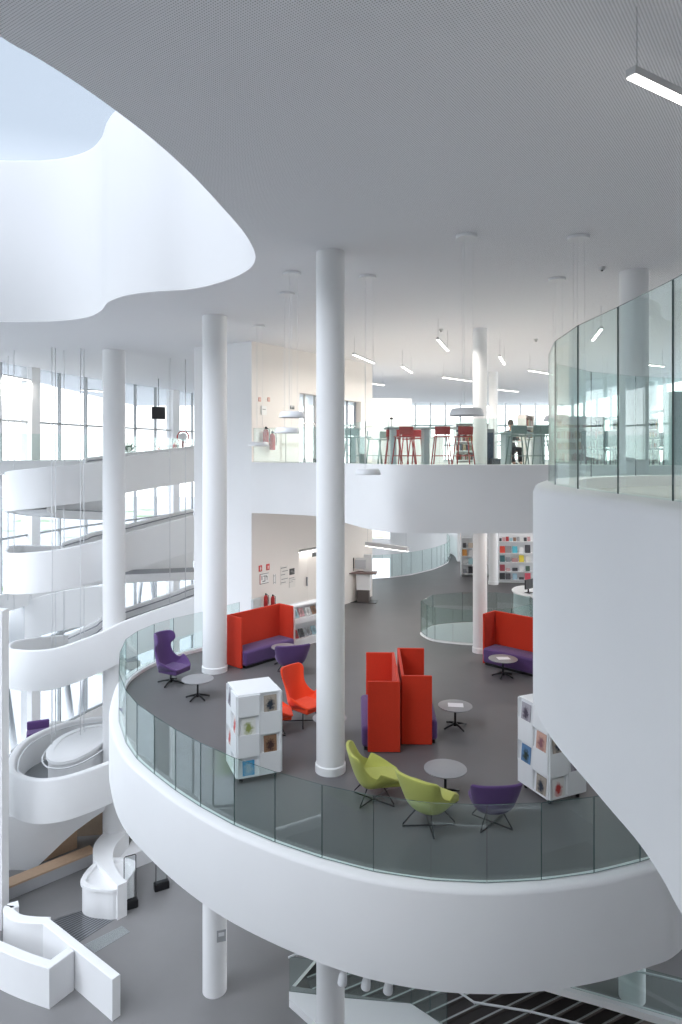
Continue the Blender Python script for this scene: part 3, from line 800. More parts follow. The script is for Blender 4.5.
chair('lounge_chair', LOW, M['purple'], lambda p: sled_base(p, .34, .27), 290.5, 675, 196, 'low purple chair facing the red sofa beside the long cream wall', 'low purple chairs', cush=False, sc=1.12)

def coffee_table(px, py, label, dia=.68, h=.44, paper=None):
    X, Z = G(px, py, H_MID - h)
    e_ = empty('coffee_table', (X, Z, ZM), 0, label, 'table', 'round grey coffee tables')
    r = dia / 2
    lathe('tabletop', [(0, h - .022), (r - .012, h - .022), (r, h - .012), (r, h - .003), (r - .006, h), (0, h)], M['tabletop'], e_, n=48)
    star_base(e_, 5 if dia > .69 else 4, .27, h - .02, a0=.5)
    if paper:
        q = bmesh.new(); add_box(q, -.15, -.105, 0, .15, .105, .004, mat=Matrix.Rotation(paper[1], 4, 'Z'))
        o = link('paper_sheet', q, M['paper']); o.location = (X + .01, Z + .01, ZM + h + .0005)
        tag(o, paper[0], 'paper', 'paper sheets on the coffee tables')
    return e_
coffee_table(197.7, 678.6, 'round grey coffee table in front of the purple wing chair', .70)
coffee_table(455.2, 705.3, 'round grey coffee table with a paper sheet beside the back to back red sofas', .675, paper=('white paper sheet on the table beside the back to back sofas', -.12))
coffee_table(503, 658.4, 'round grey coffee table in front of the right red and purple sofa', .70, paper=('white paper sheet on the table before the right purple sofa seat', .1))
coffee_table(445.4, 768, 'largest looking round grey table between lime and purple chairs', .675)
coffee_table(329.5, 717.5, 'round grey table mostly hidden behind the central column', .64)
coffee_table(284, 646.5, 'small round table between the left red sofa and low purple chair', .66)

def booth(corner, vec, facing, label, depth=.56, height=1.29, wide=1.86):
    """high backed booth: corner = one rear corner, vec = along the back"""
    v = Vector(vec).normalized(); f_ = Vector(facing).normalized()
    c = Vector(corner)
    e_ = empty('booth_sofa', (c.x, c.y, ZM), 0, label, 'sofa', 'high backed red sofas')
    mt = Matrix(((v.x, f_.x, 0, 0), (v.y, f_.y, 0, 0), (0, 0, 1, 0), (0, 0, 0, 1)))
    def part(n, x0, y0, z0, x1, y1, z1, m, bv=.012, sg=2):
        bm = bmesh.new(); add_box(bm, x0, y0, z0, x1, y1, z1, mat=mt)
        return link(n, bm, m, e_, bevel=bv, seg=sg, smooth=False)
    t = .055
    part('back_panel', t + .002, 0, .01, wide - t - .002, t, height, M['red'])
    part('side_panel', 0, 0, .01, t, depth, height, M['red'])
    part('side_panel', wide - t, 0, .01, wide, depth, height, M['red'])
    s = part('seat', t + .004, t + .006, .06, wide - t - .004, depth + .11, .44, M['purple'], .07, 5)
    for p in s.data.polygons: p.use_smooth = True
    part('plinth', t + .06, t + .05, 0, wide - t - .06, depth + .06, .06, M['black'], .004)
    return e_
booth((-2.94, 17.55), (1.22, 1.38), (.75, -.66), 'red sofa with purple seat against the left side by the cream wall')
booth((4.06, 18.07), (.716, -.698), (-.698, -.716), 'red sofa with purple seat at the right in front of the white column')
booth((1.075, 12.36), (.02, 1), (-1, .02), 'left one of the two back to back red sofas in the centre', .59)
booth((1.125, 12.70), (.04, 1), (1, -.04), 'right one of the two back to back red sofas in the centre', .57)

# magazine towers -------------------------------------------------
def magazine(parent_m, loc, w_, h_, m, label, tilt, rot):
    bm = bmesh.new(); add_box(bm, -w_ / 2, -.004, 0, w_ / 2, .004, h_)
    o = link('magazine', bm, m)
    o.matrix_world = parent_m
    tag(o, label, 'magazine', 'magazines on the white towers')
    return o
def tower(c0, ang, label, side_mags, w_=.73, H=1.45):
    """c0 = near corner in plan; local x along the right hand face, local y along the left hand face"""
    e_ = empty('magazine_tower', (c0[0], c0[1], ZM), ang, label, 'magazine rack', 'white magazine towers')
    box('body', .03, .03, .10, w_ - .03, w_ - .03, H - .02, M['laminate'], e_, .004)
    box('top_panel', 0, 0, H - .02, w_, w_, H, M['laminate'], e_, .003)
    for (x, y) in ((.08, .08), (w_ - .08, .08), (.08, w_ - .08), (w_ - .08, w_ - .08)):
        lathe('caster', [(0, 0), (.03, 0), (.035, .03), (.03, .07), (.012, .08), (.012, .10), (0, .10)], M['black'], e_, n=12, cx=x, cy=y)
    rows = 4; ch = (H - .12) / rows; cw = w_ / 2
    mags = []
    for face in (0, 1, 2, 3):
        # frame of the face: origin, along, outward
        o_, a_, n_ = {0: ((0, .03), (1, 0), (0, -1)), 1: ((.03, 0), (0, 1), (-1, 0)), 2: ((0, w_ - .03), (1, 0), (0, 1)), 3: ((w_ - .03, 0), (0, 1), (1, 0))}[face]
        mt = Matrix(((a_[0], n_[0], 0, o_[0]), (a_[1], n_[1], 0, o_[1]), (0, 0, 1, 0), (0, 0, 0, 1)))
        for r in range(rows):
            for c in range(2):
                z0 = .10 + r * ch; x0 = c * cw
                pocket = (r + c) % 2 == 0
                bm = bmesh.new()
                if pocket:   # a ledge with a leaning rest
                    pr = [(0, 0), (.055, 0), (.055, .03), (.049, .03), (.049, .012), (.030, .012), (.002, ch), (0, ch)]
                else:        # closed flap, flush with the outer face
                    pr = [(0, 0), (.055, 0), (.055, ch), (0, ch)]
                A = [bm.verts.new(mt @ Vector((x0 + .004, p, z0 + q))) for p, q in pr]; B = [bm.verts.new(mt @ Vector((x0 + cw - .004, p, z0 + q))) for p, q in pr]
                bm.faces.new(A); bm.faces.new(B[::-1])
                for k in range(len(pr)): bm.faces.new((A[k - 1], A[k], B[k], B[k - 1]))
                if pocket:
                    for xa in (x0 + .001, x0 + cw - .013): add_box(bm, xa, 0, z0, xa + .012, .055, z0 + ch, mat=mt)
                link('magazine_pocket' if pocket else 'flap', bm, M['laminate'], e_)
                if pocket: mags.append((face, r, c, mt, x0, z0, ch, cw))
    bpy.context.view_layer.update()
    mw = Matrix.Translation(e_.location) @ Matrix.Rotation(ang, 4, 'Z')
    for (face, r, c, mt, x0, z0, ch, cw) in mags:
        if (face, r, c) in side_mags:
            mat_, w2, h2, lb, mtl = side_mags[(face, r, c)]
            tilt = math.atan2(.028, ch - .012)
            base = mw @ mt @ Matrix.Translation((x0 + cw / 2, .0405, z0 + .014)) @ Matrix.Rotation(tilt, 4, 'X')
            magazine(base, None, w2, h2, mat_, lb, 0, 0)
    return e_
cv = cover_mat
c_dark = cv('cover_dark_photo', (.42, .36, .30), (.02, .03, .05), 16)
c_white = cv('cover_white_sketch', (.82, .82, .78), (.30, .34, .10), 9)
c_brown = cv('cover_brown_group', (.30, .17, .10), (.05, .02, .02), 22)
c_blue = cv('cover_blue_photo', (.05, .32, .58), (.35, .50, .60), 10)
c_red = cv('cover_red_small', (.75, .70, .68), (.55, .04, .04), 14)
c_grey = cv('cover_grey_crowd', (.40, .38, .42), (.06, .05, .08), 16)
c_peach = cv('cover_peach_portrait', (.62, .38, .30), (.25, .10, .12), 10)
c_forest = cv('cover_dark_forest', (.12, .24, .42), (.02, .035, .02), 12)
c_person = cv('cover_figure_in_red', (.78, .76, .74), (.50, .05, .04), 7)
# left tower: near corner and right end from the picture
a1 = Vector(G(237.5, 785, H_MID)); b1 = Vector(G(278.7, 777.4, H_MID)); ang1 = math.atan2((b1 - a1).y, (b1 - a1).x)
tower(a1, ang1, 'white magazine tower left of the central column by the glass', {
    (0, 3, 1): (c_dark, .22, .28, 'dark photo magazine in the top pocket of the left tower', 0),
    (0, 2, 0): (c_white, .24, .28, 'white magazine with a green sketch on the left tower', 0),
    (0, 1, 1): (c_brown, .22, .28, 'brown group photo magazine above the glass edge on the left tower', 0),
    (0, 0, 0): (c_blue, .20, .25, 'bright blue magazine in the lowest pocket of the left tower', 0),
    (1, 3, 1): (c_grey, .21, .28, 'grey magazine seen edge on high at the left of the left tower', 0),
    (1, 2, 0): (c_red, .21, .28, 'red and white magazine seen edge on at the left of the left tower', 0),
    (1, 1, 1): (c_red, .20, .27, 'small red magazine seen edge on just above the glass', 0)}, w_=.74, H=1.46)
a2 = Vector(G(549, 806.8, H_MID)); b2 = Vector(G(585, 797.3, H_MID)); ang2 = math.atan2((b2 - a2).y, (b2 - a2).x)
tower(a2, ang2, 'white magazine tower at the right partly hidden by the near landing', {
    (1, 3, 1): (c_grey, .22, .28, 'grey crowd photo magazine high on the right tower', 0),
    (1, 2, 0): (c_peach, .22, .28, 'peach portrait magazine in the middle of the right tower', 0),
    (1, 1, 1): (c_forest, .22, .28, 'dark forest magazine low on the left of the right tower', 0),
    (1, 0, 0): (c_dark, .22, .28, 'magazine in the bottom pocket of the right tower', 0),
    (0, 0, 0): (c_person, .24, .29, 'white magazine with a figure in red on the right tower', 0),
    (0, 1, 1): (c_grey, .22, .28, 'grey magazine beside the landing edge on the right tower', 0),
    (0, 2, 0): (c_dark, .22, .28, 'dark cover magazine halfway down the right tower', 0),
    (0, 3, 1): (c_grey, .22, .28, 'magazine behind the landing edge at the top of the right tower', 0)}, w_=.72, H=1.47)

# low magazine shelf by the wall ---------------------------------
sh0 = Vector((-1.30, 19.05)); sh1 = Vector((-.10, 20.25)); shd = (sh1 - sh0); shl = shd.length; sha = math.atan2(shd.y, shd.x)
sh = empty('magazine_shelf', (sh0.x, sh0.y, ZM), sha, 'low white slanted magazine shelf between the red sofa and the central column', 'shelf')
box('base', 0, 0, .0, shl, .38, .22, M['laminate'], sh, .003); box('back_panel', 0, .34, .22, shl, .38, 1.15, M['laminate'], sh)
for x in (0, shl - .03): box('side_panel', x, 0, .22, x + .03, .34, 1.1, M['laminate'], sh)
box('shelf_board', .03, 0, .66, shl - .03, .34, .80, M['laminate'], sh); box('top_panel', 0, .12, 1.10, shl, .34, 1.13, M['laminate'], sh)
mwS = Matrix.Translation((sh0.x, sh0.y, ZM)) @ Matrix.Rotation(sha, 4, 'Z')
pal = [('red', (.40, .03, .04)), ('white', (.75, .75, .74)), ('pale blue', (.35, .55, .62)), ('black', (.04, .04, .05)), ('brown', (.25, .14, .09)), ('pink', (.60, .35, .36)), ('grey', (.35, .36, .38))]
ordn = ['first', 'second', 'third', 'fourth', 'fifth', 'sixth', 'seventh']
for row, zb in (('lower', .235), ('upper', .815)):
    for i in range(7):
        nm, cc = pal[(i * 3 + (0 if row == 'lower' else 2)) % 7]
        bm = bmesh.new(); add_box(bm, -.085, -.005, 0, .085, .005, .24)
        o = link('magazine', bm, cover_mat('cover_' + nm.replace(' ', '_'), cc, tuple(c * .35 for c in cc), 14))
        o.matrix_world = mwS @ Matrix.Translation((.13 + i * (shl - .26) / 6, .06 + .02 * (i % 2), zb)) @ Matrix.Rotation(-.45, 4, 'X')
        tag(o, f'{nm} magazine, {ordn[i]} from the left on the {row} board of the low white shelf', 'magazine', 'magazines on the low white shelf')

# ------------------------------------------------------------------ wall signs and fittings at the cream wall
def sign(px, py, w_, h_, m, label, name='wall_sign', cat='sign', detail=None, grp='notices on the cream wall'):
    s = s_of(px); z = wall_z(px, py)
    e_ = empty(name, (0, 0, 0), 0, label, cat, grp)
    on_wall('plate', s - w_ / 2, s + w_ / 2, z - h_ / 2, z + h_ / 2, -.016, -.002, m, e_)
    if detail:
        for i, (a, b, c, d, mm) in enumerate(detail):
            on_wall('print', s + a * w_, s + b * w_, z + c * h_, z + d * h_, -.019, -.0165, mm, e_)
    return e_
ink = colmat('print_grey', (.18, .18, .18)); rd = colmat('print_red', (.62, .05, .04)); wh = colmat('print_white', (.85, .85, .83)); dk = colmat('print_dark', (.05, .05, .05))
extd = [(-.12, .12, -.30, .20, wh), (-.05, .05, .20, .34, wh), (.12, .26, .0, .08, wh), (-.3, .3, -.44, -.38, dk)]
sign(260.2, 568.5, .14, .19, rd, 'left one of the two small red fire equipment signs', detail=extd)
sign(267.7, 567, .14, .19, rd, 'right one of the two small red fire equipment signs', detail=extd)
sign(263.8, 578.5, .40, .32, wh, 'framed evacuation plan under the red fire signs', detail=[(-.5, -.43, -.5, .5, rd), (-.5, .5, .44, .5, ink), (-.5, .5, -.5, -.44, ink), (-.2, .1, -.3, -.22, ink), (.05, .12, -.3, .3, ink), (.2, .38, .1, .18, ink), (.3, .36, -.2, .2, ink), (-.3, -.22, -.1, .3, ink), (-.1, .3, .2, .26, ink)])
sign(274.2, 579, .10, .30, wh, 'narrow white notice right of the evacuation plan', detail=[(-.5, -.4, -.5, .5, ink), (.4, .5, -.5, .5, ink), (-.2, .2, .3, .36, ink), (-.2, .2, -.4, -.34, ink)])
sign(291.8, 571.5, .24, .20, dk, 'dark poster among the pale notices near the double door', detail=[(-.3, .1, -.1, .2, ink), (.1, .35, -.3, .0, ink)])
lines = [(-.5, .3, .38, .42, ink), (-.3, .5, .20, .23, ink), (-.5, .1, .02, .05, ink), (-.4, .5, -.22, -.19, ink), (-.5, .2, -.40, -.37, ink)]
sign(284, 575, .34, .60, colmat('notice_cream', (.78, .75, .71)), 'pale printed notice left of the dark poster', detail=lines)
sign(292, 582, .30, .34, colmat('notice_cream', (.78, .75, .71)), 'pale printed notice below the dark poster', detail=lines[:3])
# upper storey fittings on the same wall
sign(263.5, 410.5, .26, .28, wh, 'white sign on the upper wall above the fire extinguishers', detail=[(-.5, -.42, -.5, .5, ink), (-.3, .3, .1, .16, ink)])
sign(259.5, 399.5, .10, .12, colmat('print_peach', (.72, .30, .22)), 'left small red pictogram on the upper wall', detail=[(-.2, .2, -.3, .3, wh)])
sign(268.5, 399.5, .10, .12, colmat('print_peach', (.72, .30, .22)), 'right small red pictogram on the upper wall', detail=[(-.2, .2, -.3, .3, wh)])
sign(292, 407.5, .20, .11, colmat('sign_grey', (.12, .13, .13)), 'small grey sign above the pendant lamps on the upper wall', detail=[(-.4, .4, .1, .3, wh)])
for px, py, lb, z_ in ((262.5, 446, 'left red fire extinguisher on the upper wall', 1), (269, 450, 'right red fire extinguisher on the upper wall', 1)):
    s = s_of(px); p = WM @ Vector((s, -.14, 0)); extinguisher((p.x, p.y, wall_z(px, py)), lb, 1.15)
for px, py, lb in ((262, 606, 'left red fire extinguisher behind the red sofa by the cream wall'), (269, 607, 'right red fire extinguisher behind the red sofa by the cream wall')):
    s = s_of(px); p = WM @ Vector((s, -.16, 0)); extinguisher((p.x, p.y, wall_z(px, py)), lb, .8)
hb_ = empty('hydrant_cabinet', (0, 0, 0), 0, 'pale grey cabinet on the cream wall behind the red sofa', 'cabinet')
s = s_of(255.5); on_wall('cabinet_body', s - .2, s + .16, wall_z(256, 612), wall_z(256, 598), -.10, -.002, colmat('cabinet_grey', (.55, .58, .58)), hb_, .008)
on_wall('cabinet_door', s - .18, s + .14, wall_z(256, 611), wall_z(256, 599), -.112, -.102, colmat('cabinet_grey', (.55, .58, .58)), hb_, .004)

# kiosk
kx, kz = G(363.5, 601.5, H_MID)
kk = empty('information_kiosk', (kx, kz, ZM), -.15, 'white information kiosk with a tilted screen at the end of the cream wall', 'kiosk')
box('base', -.22, -.2, 0, .22, .2, .46, colmat('kiosk_dark', (.10, .085, .08)), kk, .01)
box('body', -.24, -.21, .46, .26, .21, 1.05, M['laminate'], kk, .01); box('foot_plate', -.5, -.28, 0, .5, .28, .015, M['black'], kk)
box('shelf', -.55, -.34, 1.06, .5, .2, 1.10, colmat('kiosk_shelf', (.22, .15, .14)), kk, .005)
bm = bmesh.new(); add_box(bm, -.36, -.06, 1.18, .16, .02, 1.60, mat=Matrix.Translation((0, 0, 0)) @ Matrix.Rotation(-.05, 4, 'X')); link('screen', bm, M['laminate'], kk, bevel=.01)
box('screen_glass', -.30, -.15, 1.24, .10, -.13, 1.55, colmat('screen_pale', (.60, .62, .66)), kk); box('screen_bezel', -.42, -.13, 1.14, -.34, .0, 1.62, M['black'], kk)
box('printer_tower', .0, .03, 1.10, .30, .2, 1.72, M['laminate'], kk, .01)
# side table at kiosk
# suspended linear lamp over the kiosk (mid floor)
def linear_light(p0, p1, z, label, w_=.07, hh=.07, ztop=ZC, wires=True, mat=None, grp='linear pendant lights', housing='lampgrey', watt=44):
    a = Vector(p0); b = Vector(p1); d = b - a; L = d.length; ang = math.atan2(d.y, d.x)
    e_ = empty('linear_light', (a.x, a.y, z), ang, label, 'light', grp)
    box('housing', 0, -w_ / 2, .012, L, w_ / 2, hh, M[housing], e_, .004)
    box('diffuser', .01, -w_ / 2 + .006, 0, L - .01, w_ / 2 - .006, .012, mat or M['lamp'], e_)
    if mat is None:
        al = lamp('AREA', 'lamp_glow', (L / 2, 0, -.004), (0, 0, 0), watt, (1, .95, .88), shape='RECTANGLE', size=L - .03, size_y=w_ - .014); al.parent = e_
    if wires:
        for x in (.08, L - .08): tube('wire', [(x, 0, hh), (x, 0, ztop - z)], .0035, M['steel'], e_, n=5)
    return e_
pa = D(366, 543, 22.5); pb = D(408, 550, 21.2)
linear_light(pa[:2], pb[:2], pa[2] - .1, 'grey linear lamp hanging in front of the information kiosk', .10, .14, zz(1.58), housing='lampgrey', watt=14)

# added fill lights under the ceiling over the lounge, without fittings
for x, y in ((-.2, 19.6), (2.4, 17.0), (2.2, 21), (5.0, 18), (5.2, 24), (2.6, 26), (8.5, 20), (8, 27), (4, 31), (8.5, 32)):
    lamp('AREA', 'soffit_fill_light', (x, y, zz(1.60)), (0, 0, 0), 15, (1, .94, .87), shape='DISK', size=.3)
HL = -2.90
def plane_light(x0, y0, x1, y1, label, h=HL):
    linear_light(G(x0, y0, h), G(x1, y1, h), zz(h), label)
q0 = G(630.5, 77, HL); q1 = G(682, 101.5, HL); dv = (Vector(q1) - Vector(q0)).normalized()
linear_light(q0, tuple(Vector(q0) + dv * 1.6), zz(HL), 'big nearby linear lamp at the top right of the ceiling', .085, .075)
plane_light(353.5, 355, 373.9, 363.5, 'lit linear lamp right beside the central column under the ceiling')
plane_light(437.7, 340, 448, 351.3, 'lit linear lamp slanting above the round pendant lamps')
plane_light(402, 366.7, 411.6, 373, 'short lit linear lamp left of the tall upper column')
plane_light(442.6, 377.7, 471.6, 381.6, 'long lit linear lamp just left of the tall upper column')
plane_light(499.7, 357, 504.5, 364.8, 'short steep lit linear lamp right of the tall upper column')
plane_light(528.7, 370.8, 556, 375.2, 'lit linear lamp beside the near glass landing edge')
plane_light(498, 390, 518, 392, 'far lit linear lamp low behind the tall upper column')
plane_light(372, 384, 384, 385.6, 'tiny far lit linear lamp beyond the cream wall end')
plane_light(592.6, 341, 601.5, 329.5, 'lit linear lamp seen through the near glass')
plane_light(645, 365, 664, 367, 'lit linear lamp seen through the glass behind the right column')
plane_light(3.5, 376, 30, 381, 'lit linear lamp over the gallery at the far left edge')
plane_light(80, 390.3, 103, 391.8, 'lit linear lamp over the gallery beside the far left column')

# round pendant lamps
def pendant(px, py_can, px2, py_lamp, label, dia=.55, sh_h=.115):
    X, Z = G(px, py_can, -CEIL)
    zl = EYE - (py_lamp - HY) * Z / F
    e_ = empty('pendant_lamp', (X, Z, zl), 0, label, 'lamp', 'round white pendant lamps')
    r = dia / 2
    lathe('shade', [(0, sh_h), (r * .80, sh_h * .97), (r * .88, sh_h * .85), (r * .97, sh_h * .35), (r, sh_h * .12), (r, 0), (r - .015, -.005), (r - .03, .01), (0, .02)], M['lightmetal'], e_, n=40)
    lathe('canopy', [(0, ZC - zl - .05), (.16, ZC - zl - .05), (.17, ZC - zl - .005), (0, ZC - zl - .005)], M['lightmetal'], e_, n=24)
    for k in range(3):
        a = 2 * PI * k / 3
        tube('wire', [(.10 * math.cos(a), .10 * math.sin(a), sh_h * .9), (.10 * math.cos(a), .10 * math.sin(a), ZC - zl - .05)], .0028, M['lightmetal'], e_, n=4)
pendant(292, 272.8, 287, 417.5, 'round pendant lamp, upper of the two overlapping ones by the cream wall', .50)
pendant(287, 293, 289, 433, 'round pendant lamp, lower of the two overlapping ones by the cream wall', .54)
pendant(367.8, 276, 369, 474.5, 'round pendant lamp hanging low in front of the upper fascia', .50)
pendant(466.6, 235.5, 466.6, 415.5, 'round pendant lamp in front of the tall upper column and bar stools', .55)
pendant(557, 278.5, 557, 421, 'round pendant lamp partly behind the tip of the near glass landing', .52)
pendant(578.4, 236.5, 578, 424, 'round pendant lamp behind the first wide pane of the near landing', .52)
pendant(258.7, 325.5, 259.5, 446, 'round pendant lamp beside the corner of the white pier', .56)

# smoke detectors on the ceiling
for px, py, lb in ((602, 267, 'small ceiling detector left of the right upper column'), (441, 329, 'small ceiling detector above the slanting lamp'), (536, 339, 'small ceiling detector far right of the tall upper column')):
    X, Z = G(px, py, -CEIL)
    o = empty('smoke_detector', (X, Z, ZC), 0, lb, 'detector', 'ceiling detectors')
    lathe('housing', [(0, -.06), (.035, -.06), (.055, -.03), (.055, -.001), (0, -.001)], M['lampgrey'], o, n=16)
    lathe('sensor', [(0, -.075), (.02, -.075), (.02, -.06), (0, -.06)], M['black'], o, n=10)

# ------------------------------------------------------------------ upper storey furniture
ZU = zz(H_UP)
def bar_stool(px, d, ang, m, label, grp, proto=[None]):
    X = (px - 341) * d / F
    if bar_stool.p.get(m.name) is None:
        e_ = empty('bar_stool', (X, d, ZU), ang, label, 'stool', grp)
        box('seat', -.19, -.19, .74, .19, .19, .77, m, e_, .01)
        for sx in (-1, 1):
            for sy in (-1, 1):
                tube('leg', [(sx * .15, sy * .15, .74), (sx * .23, sy * .23, 0)], .016, m, e_, n=6)
        bm = bmesh.new(); add_tube(bm, [(-.20, -.20, .28), (.20, -.20, .28), (.20, .20, .28), (-.20, .20, .28)], .012, 5, True); link('footrest', bm, m, e_)
        bm = bmesh.new(); add_box(bm, -.19, .17, .80, .19, .195, 1.0); bk = link('backrest', bm, m, e_, bevel=.015)
        bm = bmesh.new()
        for sx in (-.15, .15): add_tube(bm, [(sx, .17, .74), (sx, .19, .82)], .012, 5)
        link('back_bracket', bm, m, bk)
        bar_stool.p[m.name] = e_
        return e_
    c = copy_tree(bar_stool.p[m.name]); c.location = (X, d, ZU); c.rotation_euler = (0, 0, ang); c['label'] = label; c['group'] = grp
    return c
bar_stool.p = {}
gr = 'red bar stools at the high table'
bar_stool(441.5, 16.9, PI, M['redpaint'], 'red bar stool, second from the right at the near side of the high table', gr)
bar_stool(463.5, 17.0, PI + .1, M['redpaint'], 'rightmost red bar stool under the round pendant lamp', gr)
bar_stool(403.5, 16.9, PI + .3, M['redpaint'], 'red bar stool in front at the left end of the high table', gr)
bar_stool(393.5, 18.6, 0, M['redpaint'], 'leftmost red bar stool behind the high table', gr)
bar_stool(408.5, 19.5, -.1, M['redpaint'], 'red bar stool behind the front left one at the high table', gr)
bar_stool(417.5, 18.7, .2, M['redpaint'], 'red bar stool behind the middle of the high table', gr)
def high_table(x0, x1, y, d, label, m, hgt=1.05, dep=.8):
    a = (x0 - 341) * d / F; b = (x1 - 341) * d / F
    e_ = empty('high_table', ((a + b) / 2, d, ZU), 0, label, 'table'); L = b - a
    box('tabletop', -L / 2, -dep / 2, hgt - .04, L / 2, dep / 2, hgt, m, e_, .004)
    for x in (-L / 2 + .22, L / 2 - 1.2 if L > 2.2 else L / 2 - .25):
        box('leg', x - .07, -dep / 2 + .08, 0, x + .07, dep / 2 - .08, hgt - .04, m, e_, .005)
    return e_
high_table(384.5, 471, 428, 17.9, 'long pale blue high table with red bar stools', M['paleblue'], 1.02)
tl = empty('table_lamp', ((391 - 341) * 17.9 / F, 17.75, ZU + 1.02), 0, 'small black lamp on the left end of the pale high table', 'lamp')
lathe('base', [(0, 0), (.07, 0), (.07, .015), (0, .02)], M['black'], tl, n=16); tube('stem', [(0, 0, .02), (0, 0, .22)], .008, M['black'], tl, n=6); lathe('lamp_head', [(0, .20), (.045, .21), (.045, .25), (0, .27)], M['black'], tl, n=14)
high_table(497, 549, 434, 17.0, 'pale green table with grey stools before the seated person', M['paleblue'], .86, .7)
for px, d, a, lb in ((517, 16.3, PI, 'grey green stool at the left of the pale table near the person'), (538, 16.3, PI + .1, 'grey green stool at the right of the pale table near the person')):
    bar_stool(px, d, a, M['greygreen'], lb, 'grey green stools')
high_table(344, 371, 438, 18.6, 'greenish high table behind the glass right of the central column', M['greygreen'], .80, .6)
for px, d, a, lb in ((352, 17.9, PI, 'grey green stool closest to the central column on the upper floor'), (374, 19.7, PI / 2, 'grey green stool between the two high tables, left'), (385.5, 20.4, PI, 'grey green stool left of the red stools')):
    bar_stool(px, d, a, M['greygreen'], lb, 'grey green stools')

# low white unit beyond
cb = empty('service_counter', ((408 - 341) * 26 / F, 26.8, ZU), 0, 'white service counter block far beyond the red bar stools', 'counter')
box('body', -1.0, -.5, 0, 1.4, .5, .95, M['laminate'], cb, .01); box('counter_top', -1.05, -.55, .95, 1.45, .55, 1.0, M['laminate'], cb, .005)
# white room box behind
structure(box('wall_room', 1.3, 29, ZU, 3.0, 33, zz(-2.4), M['white']))
# dark item and box
st = empty('display_stand', ((489.5 - 341) * 18.8 / F, 18.8, ZU), 0, 'slim dark blue display stand beside the tall upper column', 'stand')
box('panel', -.10, -.03, .06, .10, .03, .92, colmat('navy', (.035, .05, .09)), st, .01); box('foot', -.14, -.14, 0, .14, .14, .06, M['black'], st); box('frame', -.14, .03, .05, .14, .05, 1.02, M['steel'], st)
bx = empty('storage_box', ((497 - 341) * 18.6 / F, 18.6, ZU), 0, 'small dark box on the upper floor under the pale table', 'box')
box('body', -.16, -.12, 0, .16, .12, .18, colmat('box_dark', (.08, .085, .10)), bx, .008); box('lid', -.165, -.125, .18, .165, .125, .205, colmat('box_dark', (.08, .085, .10)), bx, .004)

